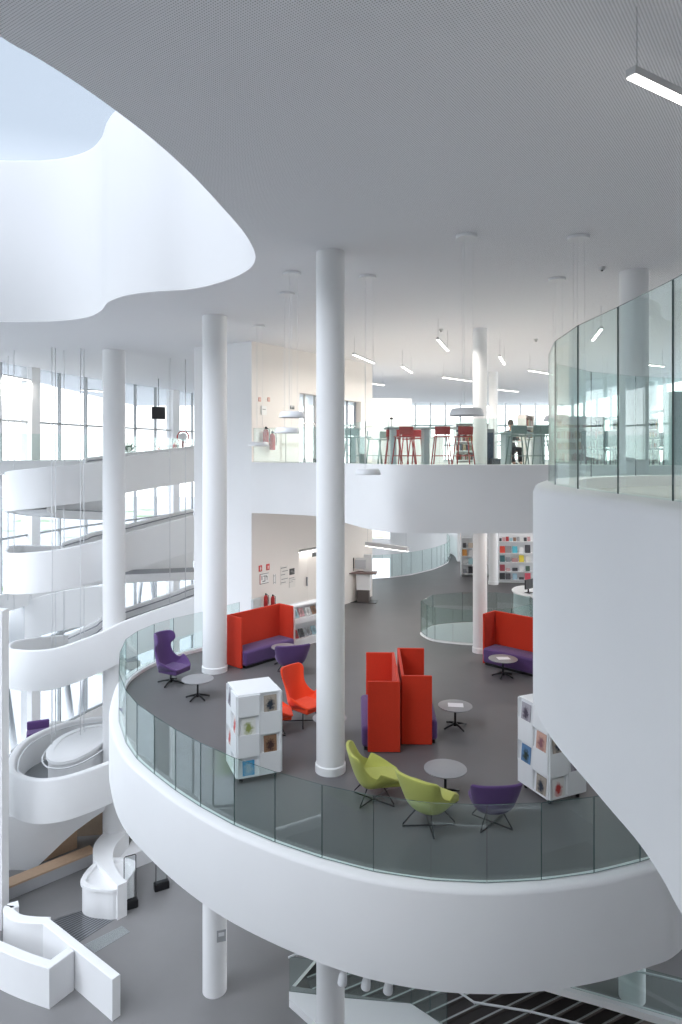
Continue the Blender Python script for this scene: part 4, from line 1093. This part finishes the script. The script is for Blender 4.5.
# desk with the seated person
pd = 22.0; PX = (512 - 341) * pd / F
dk_ = empty('desk', (PX, pd - .45, ZU), 0, 'pale desk in front of the seated person on the upper floor', 'desk')
box('desk_top', -.8, -.35, .70, .8, .35, .74, M['laminate'], dk_, .004)
for x in (-.74, .70):
    box('leg', x, -.3, 0, x + .04, .3, .70, M['lightmetal'], dk_)
def person(loc, ang):
    verts = [(0, 0, .50), (0, .02, .72), (0, 0, .95), (0, -.03, 1.10), (0, -.05, 1.17),           # pelvis, waist, chest, neck base, neck
             (-.10, 0, .48), (-.12, -.40, .50), (-.12, -.42, .10), (-.12, -.54, .05),
             (.10, 0, .48), (.12, -.40, .50), (.12, -.42, .10), (.12, -.54, .05),
             (-.19, 0, 1.04), (-.25, -.06, .80), (-.18, -.30, .77), (-.14, -.38, .775),
             (.19, 0, 1.04), (.25, -.06, .80), (.18, -.30, .77), (.14, -.38, .775)]
    edges = [(0, 1), (1, 2), (2, 3), (3, 4), (0, 5), (5, 6), (6, 7), (7, 8), (0, 9), (9, 10), (10, 11), (11, 12), (2, 13), (13, 14), (14, 15), (15, 16), (2, 17), (17, 18), (18, 19), (19, 20)]
    rad = [.14, .13, .15, .07, .05, .10, .075, .05, .045, .10, .075, .05, .045, .07, .05, .04, .03, .07, .05, .04, .03]
    head = [(0, -.06, 1.22), (0, -.065, 1.30), (0, -.05, 1.37)]
    i0 = len(verts); verts += head; edges += [(4, i0), (i0, i0 + 1), (i0 + 1, i0 + 2)]; rad += [.065, .092, .075]
    for s, k in ((-1, 16), (1, 20)):       # five fingers each
        bx_, by, bz = verts[k]
        for j in range(5):
            n0 = len(verts)
            ox = (j - 2) * .016
            if j == 4: verts += [(bx_ - s * .035, by - .02, bz), (bx_ - s * .05, by - .05, bz - .005)]
            else: verts += [(bx_ + ox, by - .06, bz), (bx_ + ox, by - .10 - .01 * (j % 2), bz - .02)]
            edges += [(k, n0), (n0, n0 + 1)]; rad += [.009, .008]
    me = bpy.data.meshes.new('person'); me.from_pydata(verts, edges, [])
    o = bpy.data.objects.new('person', me); COL.objects.link(o)
    md = o.modifiers.new('skin', 'SKIN'); md.use_smooth_shade = True
    for i, v in enumerate(me.skin_vertices[0].data): v.radius = (rad[i], rad[i] * (.75 if i in (0, 1, 2) else 1)); v.use_root = (i == 0)
    o.modifiers.new('smooth', 'SUBSURF').render_levels = 2
    me.materials.append(M['skin'])
    o.location = loc; o.rotation_euler = (0, 0, ang)
    tag(o, 'person in charcoal clothes with short dark hair seated reading at the desk', 'person')
    # clothing and hair as children
    bm = bmesh.new()
    add_lathe(bm, [(.155, .46), (.165, .55), (.155, .72), (.185, .92), (.19, 1.02), (.13, 1.10), (.065, 1.13)], 20, sx=1.12, sy=.85)
    for s in (-1, 1):
        add_tube(bm, [(s * .17, 0, 1.05), (s * .20, -.01, 1.02), (s * .25, -.06, .80), (s * .19, -.27, .775)], [.06, .085, .065, .052], 10)
    link('sweater', bm, M['cloth'], o, smooth=True)
    bm = bmesh.new()
    for s in (-1, 1): add_tube(bm, [(s * .08, .06, .50), (s * .11, -.1, .50), (s * .12, -.42, .50), (s * .12, -.44, .10)], [.12, .115, .09, .07], 10)
    link('trousers', bm, M['black'], o, smooth=True)
    bm = bmesh.new(); add_lathe(bm, [(.098, 1.30), (.108, 1.36), (.09, 1.43), (.05, 1.47), (0, 1.48)], 16, cy=-.04, sx=.92, sy=1.08)
    link('hair', bm, M['hair'], o, smooth=True)
    bm = bmesh.new()
    for s in (-1, 1): add_lathe(bm, [(0, 1.325), (.01, 1.33), (.01, 1.34), (0, 1.345)], 8, cx=s * .035, cy=-.152)
    link('eyes', bm, M['hair'], o)
    bm = bmesh.new(); add_lathe(bm, [(0, 1.28), (.016, 1.285), (.01, 1.31), (0, 1.33)], 8, cy=-.158); link('nose', bm, M['skin'], o)
    return o
person((PX, pd + .25, ZU - .02), .25)
oc = empty('office_chair', (PX, pd + .3, ZU), .25, 'dark chair under the person at the desk', 'chair')
box('seat', -.22, -.24, .34, .22, .22, .37, M['black'], oc, .01); box('backrest', -.2, .24, .5, .2, .27, .95, M['black'], oc, .015)
star_base(oc, 5, .28, .34)
mo = empty('monitor', ((537.5 - 341) * 20.5 / F, 20.5, ZU + .745), .2, 'bluish lit computer monitor right of the seated person', 'monitor')
box('screen_panel', -.14, -.02, .12, .14, .02, .32, M['black'], mo, .006); box('display', -.13, -.024, .13, .13, -.021, .31, emis('screen_blue', (.25, .38, .9), 1.0), mo); box('stand', -.06, -.06, 0, .06, .06, .12, M['black'], mo)
d2_ = empty('desk', ((541 - 341) * 20.6 / F, 20.6, ZU), 0, 'white desk under the bluish monitor', 'desk')
box('desk_top', -.4, -.3, .70, .4, .3, .74, M['laminate'], d2_, .004)
for x in (-.38, .34): box('leg', x, -.28, 0, x + .04, .28, .70, M['lightmetal'], d2_)

# bookcases on the upper floor
spine = [(.5, .06, .05), (.08, .14, .3), (.6, .55, .45), (.1, .1, .1), (.55, .4, .1), (.2, .3, .22), (.7, .7, .7), (.3, .12, .2)]
def spines_mat():
    m, nt_, out = new_mat('book_spines')
    b = nt_.nodes.new('ShaderNodeBsdfPrincipled'); b.inputs['Roughness'].default_value = .6
    at = nt_.nodes.new('ShaderNodeAttribute'); at.attribute_name = 'tone'; at.attribute_type = 'GEOMETRY'
    nt_.links.new(at.outputs['Color'], b.inputs['Base Color']); nt_.links.new(b.outputs[0], out.inputs[0]); return m
M['spines'] = spines_mat()
def bookcase(cx, d, w_, h_, label, ang=0, rows=4, z0=ZU, books=True, dep=.32, side='laminate', grp='bookcases'):
    e_ = empty('bookcase', (cx, d, z0), ang, label, 'bookcase', grp)
    for x in (-w_ / 2, w_ / 2 - .03): box('side_panel', x, 0, 0, x + .03, dep, h_, M[side], e_)
    box('back_panel', -w_ / 2 + .03, dep - .02, 0, w_ / 2 - .03, dep, h_, M['laminate'], e_)
    for r in range(rows + 1):
        z = .08 + r * (h_ - .11) / rows
        box('shelf', -w_ / 2 + .03, 0, z, w_ / 2 - .03, dep - .02, z + .025, M['laminate'], e_)
    if books:
        bm = bmesh.new(); cl_ = bm.loops.layers.color.new('tone')
        for r in range(rows):
            z = .08 + r * (h_ - .11) / rows + .025; x = -w_ / 2 + .05
            while x < w_ / 2 - .1:
                t = .02 + random.random() * .03; hh = .2 + random.random() * .08
                if random.random() < .88:
                    n0 = len(bm.faces); add_box(bm, x, .03, z, x + t * .95, .22, z + min(hh, (h_ - .11) / rows - .04)); bm.faces.ensure_lookup_table()
                    c = random.choice(spine)
                    for f_ in bm.faces[n0:]:
                        for lp in f_.loops: lp[cl_] = (*c, 1)
                x += t
        o = link('books', bm, M['spines'], e_); o['kind'] = 'stuff'
    return e_
bookcase(8.3, 23.8, 1.7, 1.65, 'white bookcase seen through the near glass behind dark chairs', -.3)
bookcase(10.1, 23.4, 1.5, 1.55, 'white bookcase further right behind the right upper column', -.3)
bookcase(12.2, 22.0, 1.5, 1.75, 'white bookcase at the right edge behind the glass', -.3)
bookcase(6.6, 23.8, .7, 1.7, 'cream end bookcase right of the seated person', .9, side='warmwhite')
bookcase(5.3, 27.5, 1.4, 1.6, 'bookcase far behind the seated person', .1)
# dark chairs behind the glass
def side_chair(X, Y, ang, label, grp):
    if side_chair.p is None:
        e_ = empty('side_chair', (X, Y, ZU), ang, label, 'chair', grp)
        bm = bmesh.new(); add_box(bm, -.22, -.22, .43, .22, .22, .47); link('seat', bm, M['darkteal'], e_, bevel=.02)
        bm = bmesh.new(); add_box(bm, -.22, .20, .52, .22, .24, .92); link('backrest', bm, M['darkteal'], e_, bevel=.02)
        for sx in (-1, 1):
            tube('leg', [(sx * .2, -.2, .44), (sx * .21, -.22, 0)], .013, M['black'], e_, n=6)
            tube('leg', [(sx * .2, .22, .9), (sx * .2, .2, .44), (sx * .21, .26, 0)], .013, M['black'], e_, n=6)
        side_chair.p = e_; return e_
    c = copy_tree(side_chair.p); c.location = (X, Y, ZU); c.rotation_euler = (0, 0, ang); c['label'] = label; return c
side_chair.p = None
for px, d, a, lb in ((594, 17.5, .4, 'dark chair, leftmost behind the near glass landing'), (607, 20.2, 2.6, 'dark chair, second from the left behind the near glass'), (614, 17.3, -.3, 'dark chair just left of the right upper column'),
                     (650.5, 16.6, .6, 'dark chair just right of the right upper column'), (661, 18.9, 3.3, 'dark chair right of that one behind the glass'), (681, 16.5, .2, 'dark chair at the right picture edge behind the glass')):
    side_chair((px - 341) * d / F, d, a, lb, 'dark chairs behind the near glass')
for px, d, lb in ((604, 18.9, 'dark meeting table left of the right upper column'), (659, 17.7, 'dark meeting table right of the right upper column')):
    t_ = empty('meeting_table', ((px - 341) * d / F, d, ZU), .2, lb, 'table'); box('tabletop', -.45, -.35, .72, .45, .35, .75, M['darkteal'], t_, .005)
    for sx in (-.4, .36):
        for sy in (-.3, .26): box('leg', sx, sy, 0, sx + .04, sy + .04, .72, M['black'], t_)
cab = empty('display_cabinet', ((677 - 341) * 15.5 / F, 15.5, ZU), 0, 'pale blue grey cabinet at the right edge behind the glass', 'cabinet')
box('body', -.1, 0, 0, .7, .4, 1.75, colmat('cabinet_blue', (.40, .48, .52)), cab, .006); box('door', -.08, -.02, .05, .29, -.002, 1.7, colmat('cabinet_blue', (.40, .48, .52)), cab, .004); box('door', .31, -.02, .05, .68, -.002, 1.7, colmat('cabinet_blue', (.40, .48, .52)), cab, .004)
# black clutter on the upper edge by the central column
wr = empty('planter_box', ((308.5 - 341) * 18.9 / F, 18.9, ZU), -.2, 'low dark planter behind the glass left of the central column', 'planter')
box('box', -.26, -.08, 0, .26, .08, .10, M['black'], wr, .005)
bm = bmesh.new()
for i in range(24):
    x = -.24 + i * .02; add_tube(bm, [(x, 0, .1), (x + .03 * math.sin(i * 2.1), .02 * math.cos(i), .16 + .05 * abs(math.sin(i * 1.3)))], .006, 4)
link('twigs', bm, M['black'], wr)

# ------------------------------------------------------------------ far lounge level: bookcases, desk
bx0 = G(498.5, 581.6, H_MID); bx1 = G(532, 583.9, H_MID)
def book(X, Y, z, w_, h_, cname, col, label, ang=0, grp='books shown face out on the far white bookcase'):
    bm = bmesh.new(); add_box(bm, -w_ / 2, -.018, 0, w_ / 2, .018, h_)
    o = link('book', bm, colmat('cover_' + cname.replace(' ', '_'), col)); o.location = (X, Y, z); o.rotation_euler = (-.12, 0, ang)
    tag(o, label, 'book', grp); return o
e_ = empty('bookcase', (7.6, 28.75, ZM), -.05, 'wide white bookcase with books face out behind the round desk', 'bookcase')
W2, HB = 1.0, 2.35
dist = 28.75
xl = (498.8 - 341) * dist / F - 7.6; xr = 1.7
box('back_panel', xl, .28, 0, xr, .32, HB, M['laminate'], e_)
for x in (xl, xr - .03): box('side_panel', x, 0, 0, x + .03, .28, HB, M['laminate'], e_)
row_y = [579.8, 571.4, 562.2, 553.2, 541.5]
row_z = [EYE - (y - HY) * dist / F - ZM for y in row_y]
for k, z in enumerate(row_z): box('shelf', xl + .03, -.02, z - .03, xr - .03, .28, z, M['laminate'], e_)
box('shelf', xl + .03, -.02, .02, xr - .03, .28, .05, M['laminate'], e_)
grid = [  # bottom row first: (colour name, rgb, w, h)
    [('black', (.03, .03, .035), .22, .27), ('charcoal', (.08, .08, .09), .20, .25), ('pale blue', (.35, .52, .62), .18, .25), ('small dark', (.06, .05, .06), .2, .10), ('rose red', (.62, .08, .12), .24, .27)],
    [('dark red', (.30, .05, .07), .20, .27), ('small pink', (.62, .40, .40), .14, .12), ('small black', (.04, .04, .05), .22, .14), ('white', (.75, .75, .75), .18, .22), ('dark green', (.07, .12, .09), .17, .22)],
    [('dark teal', (.05, .14, .16), .20, .27), ('slate grey', (.25, .27, .30), .15, .20), ('dusty pink', (.45, .25, .24), .24, .16), ('yellow', (.78, .62, .06), .20, .28), ('off white', (.72, .70, .66), .2, .24)],
    [('bright red', (.72, .07, .04), .21, .28), ('grey photo', (.30, .27, .27), .25, .29), ('cyan', (.10, .50, .62), .20, .28), ('plain white', (.78, .78, .78), .2, .24), ('dark', (.07, .07, .08), .22, .34)]]
rown = ['bottom row', 'second row up', 'third row up', 'row below the top']
xs_px = [502.9, 508.5, 515.3, 521.8, 528]
for r, rw in enumerate(grid):
    for c, (cn, cc, w_, h_) in enumerate(rw):
        book((xs_px[c] - 341) * dist / F, dist - .04 - .0 * c + (c - 0) * -.012 + .12, ZM + row_z[r] + .003, w_, h_, cn, cc, f'{cn} book, {rown[r]} of the wide far white bookcase')
for i in range(9):
    cn, cc = pal[(i * 2 + 3) % 7]
    book((500.6 + i * 3.6 - 341) * dist / F, dist + .08, ZM + row_z[4] + .003, .12, .13 + .03 * (i % 3), 'small ' + cn, cc, f'small {cn} book, {(ordn + ["eighth", "ninth"])[i]} from the left on the top board of the far bookcase')
e_ = empty('bookcase', ((468 - 341) * 30.3 / F, 30.3, ZM), -.1, 'narrow white bookcase left of the white column beyond the oval opening', 'bookcase')
box('back_panel', -.28, .28, 0, 1.1, .32, 2.3, M['laminate'], e_)
for x in (-.30, 1.07): box('side_panel', x, 0, 0, x + .03, .3, 2.3, M['laminate'], e_)
rz2 = [EYE - (y - HY) * 30.3 / F - ZM for y in (573.5, 564.5, 556, 548)]
for z in rz2 + [rz2[-1] + .45]: box('shelf', -.27, -.02, z - .03, 1.07, .28, z, M['laminate'], e_)
for (px, r, cn, cc, w_, h_) in ((465, 0, 'small grey', (.25, .26, .28), .14, .2), (471, 0, 'black', (.03, .03, .035), .22, .30), (465, 1, 'pale', (.6, .62, .62), .2, .2), (471, 1, 'light blue', (.40, .60, .62), .2, .26), (464.8, 2, 'orange', (.62, .28, .06), .2, .28), (471, 2, 'white', (.75, .74, .72), .2, .25), (464.8, 3, 'dark', (.08, .08, .09), .14, .22), (471, 3, 'beige', (.6, .5, .4), .22, .22)):
    book((px - 341) * 30.3 / F, 30.34, ZM + rz2[r] + .003, w_, h_, cn, cc, f'{cn} book in the {["bottom row", "second row up", "third row up", "row under the top"][r]} of the narrow far bookcase', grp='books on the narrow far bookcase')
# round desk with monitor
dsk = empty('service_desk', (6.75, 23.3, ZM), 0, 'round white service desk behind the right red sofa', 'desk')
lathe('desk_body', [(0, 0), (.82, 0), (.82, .70), (0, .70)], M['paleblue'], dsk, n=40, sx=1.0, sy=1.25)
lathe('desk_top', [(0, .70), (.86, .70), (.88, .72), (.86, .75), (0, .75)], M['laminate'], dsk, n=40, sx=1.0, sy=1.25)
mn = empty('monitor', (6.35, 23.0, ZM + .752), .7, 'black computer monitor on the round white desk', 'monitor')
box('screen_panel', -.24, -.025, .14, .24, .025, .46, M['black'], mn, .008); tube('stand', [(0, .04, .0), (0, .04, .3)], .025, M['black'], mn); box('base', -.12, -.09, 0, .12, .11, .015, M['black'], mn, .004)
fw = smooth_path([(2.9, 40.3, zz(1.62)), (4.2, 40.2, zz(1.62)), (5.4, 39.4, zz(1.62)), (6.05, 37.0, zz(1.62)), (5.9, 34.6, zz(1.62))], 5)
structure(sweep('wall_far', fw, [(0, -11.7), (0, 0), (.15, 0), (.15, -11.7)], M['white']), 'white curved wall around the far atrium')
structure(box('wall_stack', 3.6, 43.2, ZM, 8, 43.6, zz(1.7), pbr('terracotta_wall', (.62, .42, .34), .8)))

# ------------------------------------------------------------------ entrance hall below
def low_wall(pts, t, h0, h1, label, m='white', sm=None):
    path = [Vector((x, y, zz(h1))) for x, y in pts] if not sm else smooth_path([(x, y, zz(h1)) for x, y in pts], sm)
    return sweep('counter_wall', path, [(0, zz(h0) - zz(h1)), (0, -.015), (.015, 0), (t - .015, 0), (t, -.015), (t, zz(h0) - zz(h1))], M[m], split=40)
HG, HT = 13.39, 12.40
rc = empty('reception_counter', (0, 0, 0), 0, 'white U shaped reception counter at the bottom left of the hall', 'counter')
A_ = G(112.3, 979.6, HT); B_ = G(41, 922, HT)
o = low_wall([B_, A_], .22, HG, HT, ''); o.name = 'straight_wall'; o.parent = rc
C_ = G(49.3, 968.3, HT); D_ = G(74, 950.5, HT)
o = low_wall([C_, D_], .24, HG, HT + .006, ''); o.name = 'end_wall'; o.parent = rc
o = low_wall([(-10.2, 18.55), (-9.4, 17.55), G(0, 950, HT), G(24, 960, HT), C_], .26, HG, HT + .012, '', sm=5); o.name = 'curved_front'; o.parent = rc
o = low_wall([G(46, 923.5, HT), G(30, 923, HT), G(14, 920.5, HT), G(5, 915, HT), G(3, 910, HT), G(6, 904, HT), G(18, 900, HT)][::-1], .28, HG, HT + .006, '', sm=5); o.name = 'curved_back'; o.parent = rc

# S shaped wall with the pod
pod = empty('reception_pod', (0, 0, 0), 0, 'white rounded pod with a rail below the S shaped parapet', 'counter')
pc = [G(x, y, HG) for x, y in ((82.5, 909), (84, 914.5), (92, 917.8), (101.7, 918.9), (116.6, 918.9))]
podc = [pc[0], pc[1], pc[2], pc[3], pc[4], (pc[4][0] + .1, pc[4][1] + 1.3), (pc[0][0] + .2, pc[0][1] + .95)]
podp = ccw([(p.x, p.y) for p in smooth_path([(x, y, 0) for x, y in podc], 4, True)])
bm = bmesh.new()
o = plate('pod_body', podp, zz(12.60), zz(HG), [M['white']], parent=pod)
o = sweep('pod_rim', [(x, y, zz(12.60)) for x, y in podp], [(-.05, 0), (-.05, .09), (.10, .09), (.10, 0)], M['white'], pod, closed=True)
sL = [(103.5, 832.6), (95.5, 842), (93, 849), (92.9, 856.3), (117.5, 886)]
sR = [(129, 831.7), (117, 843), (113.2, 852), (113.3, 860), (118.5, 873), (127, 881.5)]
LL = smooth_path([(*G(x, y, HT), 0) for x, y in sL[:4]], 4) + [Vector((*G(x, y, HT), 0)) for x, y in ((99, 863.7), (105, 871), (117.5, 886))]
RR = smooth_path([(*G(x, y, HT), 0) for x, y in sR], 4)
poly = [(p.x, p.y) for p in LL] + [(p.x, p.y) for p in RR[::-1]]
structure(plate('s_wall', poly, zz(HT), zz(HG), [M['white']]), 'white S shaped parapet wall under the far left column')
bpy.data.objects['s_wall'].name = 'parapet_wall'
# light wall continuing behind S wall to the right, in shade
structure(plate('parapet_wall', [G(128, 832, HT), G(116, 846, HT), (G(116, 846, HT)[0] + .15, G(116, 846, HT)[1] + .2), G(152, 850, 13.0), (G(152, 850, 13.0)[0], G(152, 850, 13.0)[1] + .3), (G(128, 832, HT)[0], G(128, 832, HT)[1] + .4)], zz(12.9), zz(HG), [M['white']]))

# timber bench
b0 = Vector(G(-6, 907, HG)); b1_ = Vector(G(96, 863.8, HG))
bd = (b1_ - b0); bl = bd.length; ba = math.atan2(bd.y, bd.x)
bn = empty('bench', (b0.x, b0.y, 0), ba, 'long timber topped bench at the foot of the ramp', 'bench')
box('base', 0, .02, 0, bl, .44, .36, colmat('bench_grey', (.55, .55, .56)), bn); box('seat_board', 0, 0, .36, bl, .48, .42, M['wood'], bn, .008)
structure(plate('wall_timber', [(b0.x - .5, 23.7), (b1_.x + .8, b1_.y + 1.9), (b1_.x + .8, b1_.y + 2.1), (b0.x - .5, 23.9)], 2.6, 0, [M['brownwall']]), 'timber clad wall behind the bench')
nb = empty('recess_bench', (*((61 - 341) * 22.85 / F, 22.85), 0), ba, 'small beige seat in the recess behind the timber bench', 'bench')
box('seat', -.55, 0, 0, .55, .35, .62, M['wood'], nb, .01); box('backrest', -.1, .36, .2, .55, .45, 1.25, M['warmwhite'], nb, .01)

# security gates
def gate(px, py, label, hgt=1.55, w_=.34, ang=.5):
    X, Z = G(px, py, HG)
    e_ = empty('security_gate', (X, Z, 0), ang, label, 'gate', 'security gates by the entrance')
    bm = bmesh.new(); add_tube(bm, [(-w_ / 2, 0, .1), (-w_ / 2, 0, hgt - .03), (-w_ / 2 + .03, 0, hgt), (w_ / 2 - .03, 0, hgt), (w_ / 2, 0, hgt - .03), (w_ / 2, 0, .1)], .014, 8); link('frame', bm, M['black'], e_, smooth=True)
    box('base', -w_ / 2 - .06, -.10, 0, w_ / 2 + .06, .10, .24, M['black'], e_, .03)
    bm = bmesh.new(); add_box(bm, -w_ / 2 + .02, -.005, .24, w_ / 2 - .02, .005, hgt - .04); link('panel', bm, M['clear'], e_)
gate(130, 908, 'security gate beside the white pod'); gate(161.5, 889, 'security gate under the edge of the lounge balcony')
# floor grilles
def grille(c4, n, label, m='steel'):
    P = [Vector((*G(x, y, HG), 0)) for x, y in c4]
    e_ = empty('floor_grille', tuple(P[0]), 0, label, 'grille'); bm = bmesh.new(); z0 = .006
    for i in range(n):
        for s0, s1 in (((i + .2) / n, (i + .7) / n),):
            a = P[0].lerp(P[3], s0); b = P[1].lerp(P[2], s0); c = P[1].lerp(P[2], s1); d = P[0].lerp(P[3], s1)
            lo = [bm.verts.new(q - P[0] + Vector((0, 0, .001))) for q in (a, b, c, d)]; hi = [bm.verts.new(q - P[0] + Vector((0, 0, z0))) for q in (a, b, c, d)]
            bm.faces.new(hi); bm.faces.new(lo[::-1])
            for k in range(4): bm.faces.new((lo[k - 1], lo[k], hi[k], hi[k - 1]))
    link('bars', bm, M[m], e_)
    bm = bmesh.new(); a = [q - P[0] for q in P]; v = [bm.verts.new(q + Vector((0, 0, .0015))) for q in a]; bm.faces.new(v); 
    v2 = [bm.verts.new(q + Vector((0, 0, .0005))) for q in a]; bm.faces.new(v2[::-1])
    for k in range(4): bm.faces.new((v2[k - 1], v2[k], v[k], v[k - 1]))
    link('frame', bm, colmat('grille_dark', (.10, .105, .11)), e_)
grille(((50, 921), (85, 909), (122, 915), (78, 943)), 14, 'large slatted entrance mat in front of the white pod', 'steel')
grille(((84, 945), (122, 926), (130, 932), (95, 953)), 12, 'narrow pale floor grille beside the straight counter wall', 'nosing')

# spotlights under the balcony
for i, (px, py) in enumerate(((344, 975), (367.5, 981), (389.8, 986.5))):
    d = 8.78 - .07 * i; X = (px - 341) * d / F
    e_ = empty('spotlight', (X, d, zz(6.53)), 0, ['left', 'middle', 'right'][i] + ' one of three small white spotlights under the balcony edge', 'spotlight', 'spotlights under the balcony')
    lathe('mount', [(0, -.03), (.04, -.03), (.04, 0), (0, 0)], M['lightmetal'], e_, n=16)
    o = lathe('lamp_head', [(0, -.17), (.045, -.17), (.05, -.20), (.062, -.20), (.06, -.15), (.045, -.06), (.02, -.03), (0, -.03)], M['lightmetal'], e_, n=24); o.rotation_euler = (.12, .12, 0); o.location = (0, 0, -.09)
    tube('stem', [(0, 0, -.03), (0, 0, -.13)], .012, M['lightmetal'], e_, n=6)
# column badge
cbz = D(216.5, 935, 16.55)
bg_ = empty('column_sign', (cbz[0] + .12, cbz[1] - .02, cbz[2]), .3, 'small grey sign on the white column in the hall', 'sign')
box('plate', -.11, -.02, -.14, .11, -.005, .14, colmat('sign_pale', (.42, .43, .44)), bg_, .004); box('print', -.07, -.024, .0, .07, -.021, .09, M['lightmetal'], bg_)

# stair down from the hall
stx = bmesh.new(); noz = bmesh.new()
T = Vector((.47, -.88)); Nn = Vector((.88, .47))
orig = Vector((-1.2, 18.3))
st_e = empty('staircase', (orig.x, orig.y, 0), 0, 'dark stair with pale nosings going down from the hall at the bottom right', 'stairs')
mtS = Matrix(((Nn.x, T.x, 0, 0), (Nn.y, T.y, 0, 0), (0, 0, 1, 0), (0, 0, 0, 1)))
for k in range(15):
    zt = -.14 - k * .07
    add_box(stx, 0, k * .33, zt - .6, 10.5, k * .33 + .33, zt, mat=mtS)
    add_box(noz, 0.02, k * .33 + .28, zt - .001, 10.4, k * .33 + .325, zt + .006, mat=mtS)
link('treads', stx, M['stone'], st_e); link('nosings', noz, M['nosing'], st_e)
structure(box('floor_basement', -13, -2, -2.4, 13, 40, -2.3, M['stone']))
plin = [G(289, 991.5, 13.2), G(350, 998.5, 13.2), G(410, 1003, 13.2), G(443, 1024, 13.2), (2.9, 15.0), (2.0, 14.2), G(317, 1024, 13.2), G(289, 999, 13.2)]
structure(plate('stair_plinth', plin, zz(13.2), zz(13.39), [M['white']]), 'white stair plinth at the bottom edge')
balustrade([G(289.5, 990.5, 13.18), G(317, 993.5, 13.18), G(349, 997, 13.18), G(379, 1000, 13.18), G(411, 1002.5, 13.18), G(430, 1015, 13.18), G(447, 1027, 13.18)], zz(13.2), zz(12.35), 'glass balustrade on the white plinth along the dark stair')
band = [G(545, 985.5, 13.25), G(560, 990, 13.25), G(600, 1001, 13.25), G(640, 1013, 13.25), G(690, 1028, 13.25)]
structure(sweep('stair_kerb', [(x, y, zz(13.22)) for x, y in band], [(0, -.17), (0, 0), (.20, 0), (.20, -.17)], M['white']))
bj = [Vector((x + .05, y + .12)) for x, y in (G(550, 986.5, 13.25), G(582, 996, 13.25), G(620, 1007, 13.25), G(665, 1020.5, 13.25), G(700, 1031, 13.25))]
balustrade(bj, zz(13.22), zz(12.25), 'glass balustrade along the right side of the stair at the bottom right corner')
def handrail(pts, label):
    e_ = empty('handrail', (0, 0, 0), 0, label, 'handrail'); tube('rail', pts, .025, M['lightmetal'], e_, n=8)
    for p in pts[1::2]: tube('bracket', [p, (p[0] + .02, p[1] + .06, p[2] - .09)], .012, M['lightmetal'], e_, n=6)
hp = lambda L, h: [(*G(x, y, h), zz(h)) for x, y in L]
handrail(hp([(288.5, 957.5), (296, 954), (306, 955), (318, 957.5)], 12.55), 'pale handrail end at the left of the hall stair')
handrail(hp([(457, 990.5), (474, 1002.3), (500, 1006.5), (530, 1011.5), (560, 1019), (590, 1027)], 12.9), 'pale handrail running down the middle of the dark stair')
handrail(hp([(626, 968.5), (650, 974), (682, 981.5), (710, 988)], 12.4), 'pale handrail behind the right stair glass')
# wall and openings beyond the stair at the right
structure(box('wall_right_hall', 7.2, 18.6, 0, 14, 18.9, 3.2, M['white']))
structure(box('wall_brown', 5.6, 18.3, 0, 7.1, 18.9, 1.6, M['brownwall']))
for px, w_, lb in ((651.5, .24, 'dark narrow doorway panel behind the right stair glass'), (679, .3, 'dark doorway panel at the bottom right corner')):
    X = (px - 341) * 18.5 / F
    dp = empty('door_panel', (X, 18.56, .02), 0, lb, 'door'); lf = box('leaf', -w_ / 2, -.0, 0, w_ / 2, .03, .95, M['black'], dp, .004); box('handle', w_ / 2 - .05, -.03, .4, w_ / 2 - .03, 0, .55, M['steel'], lf)
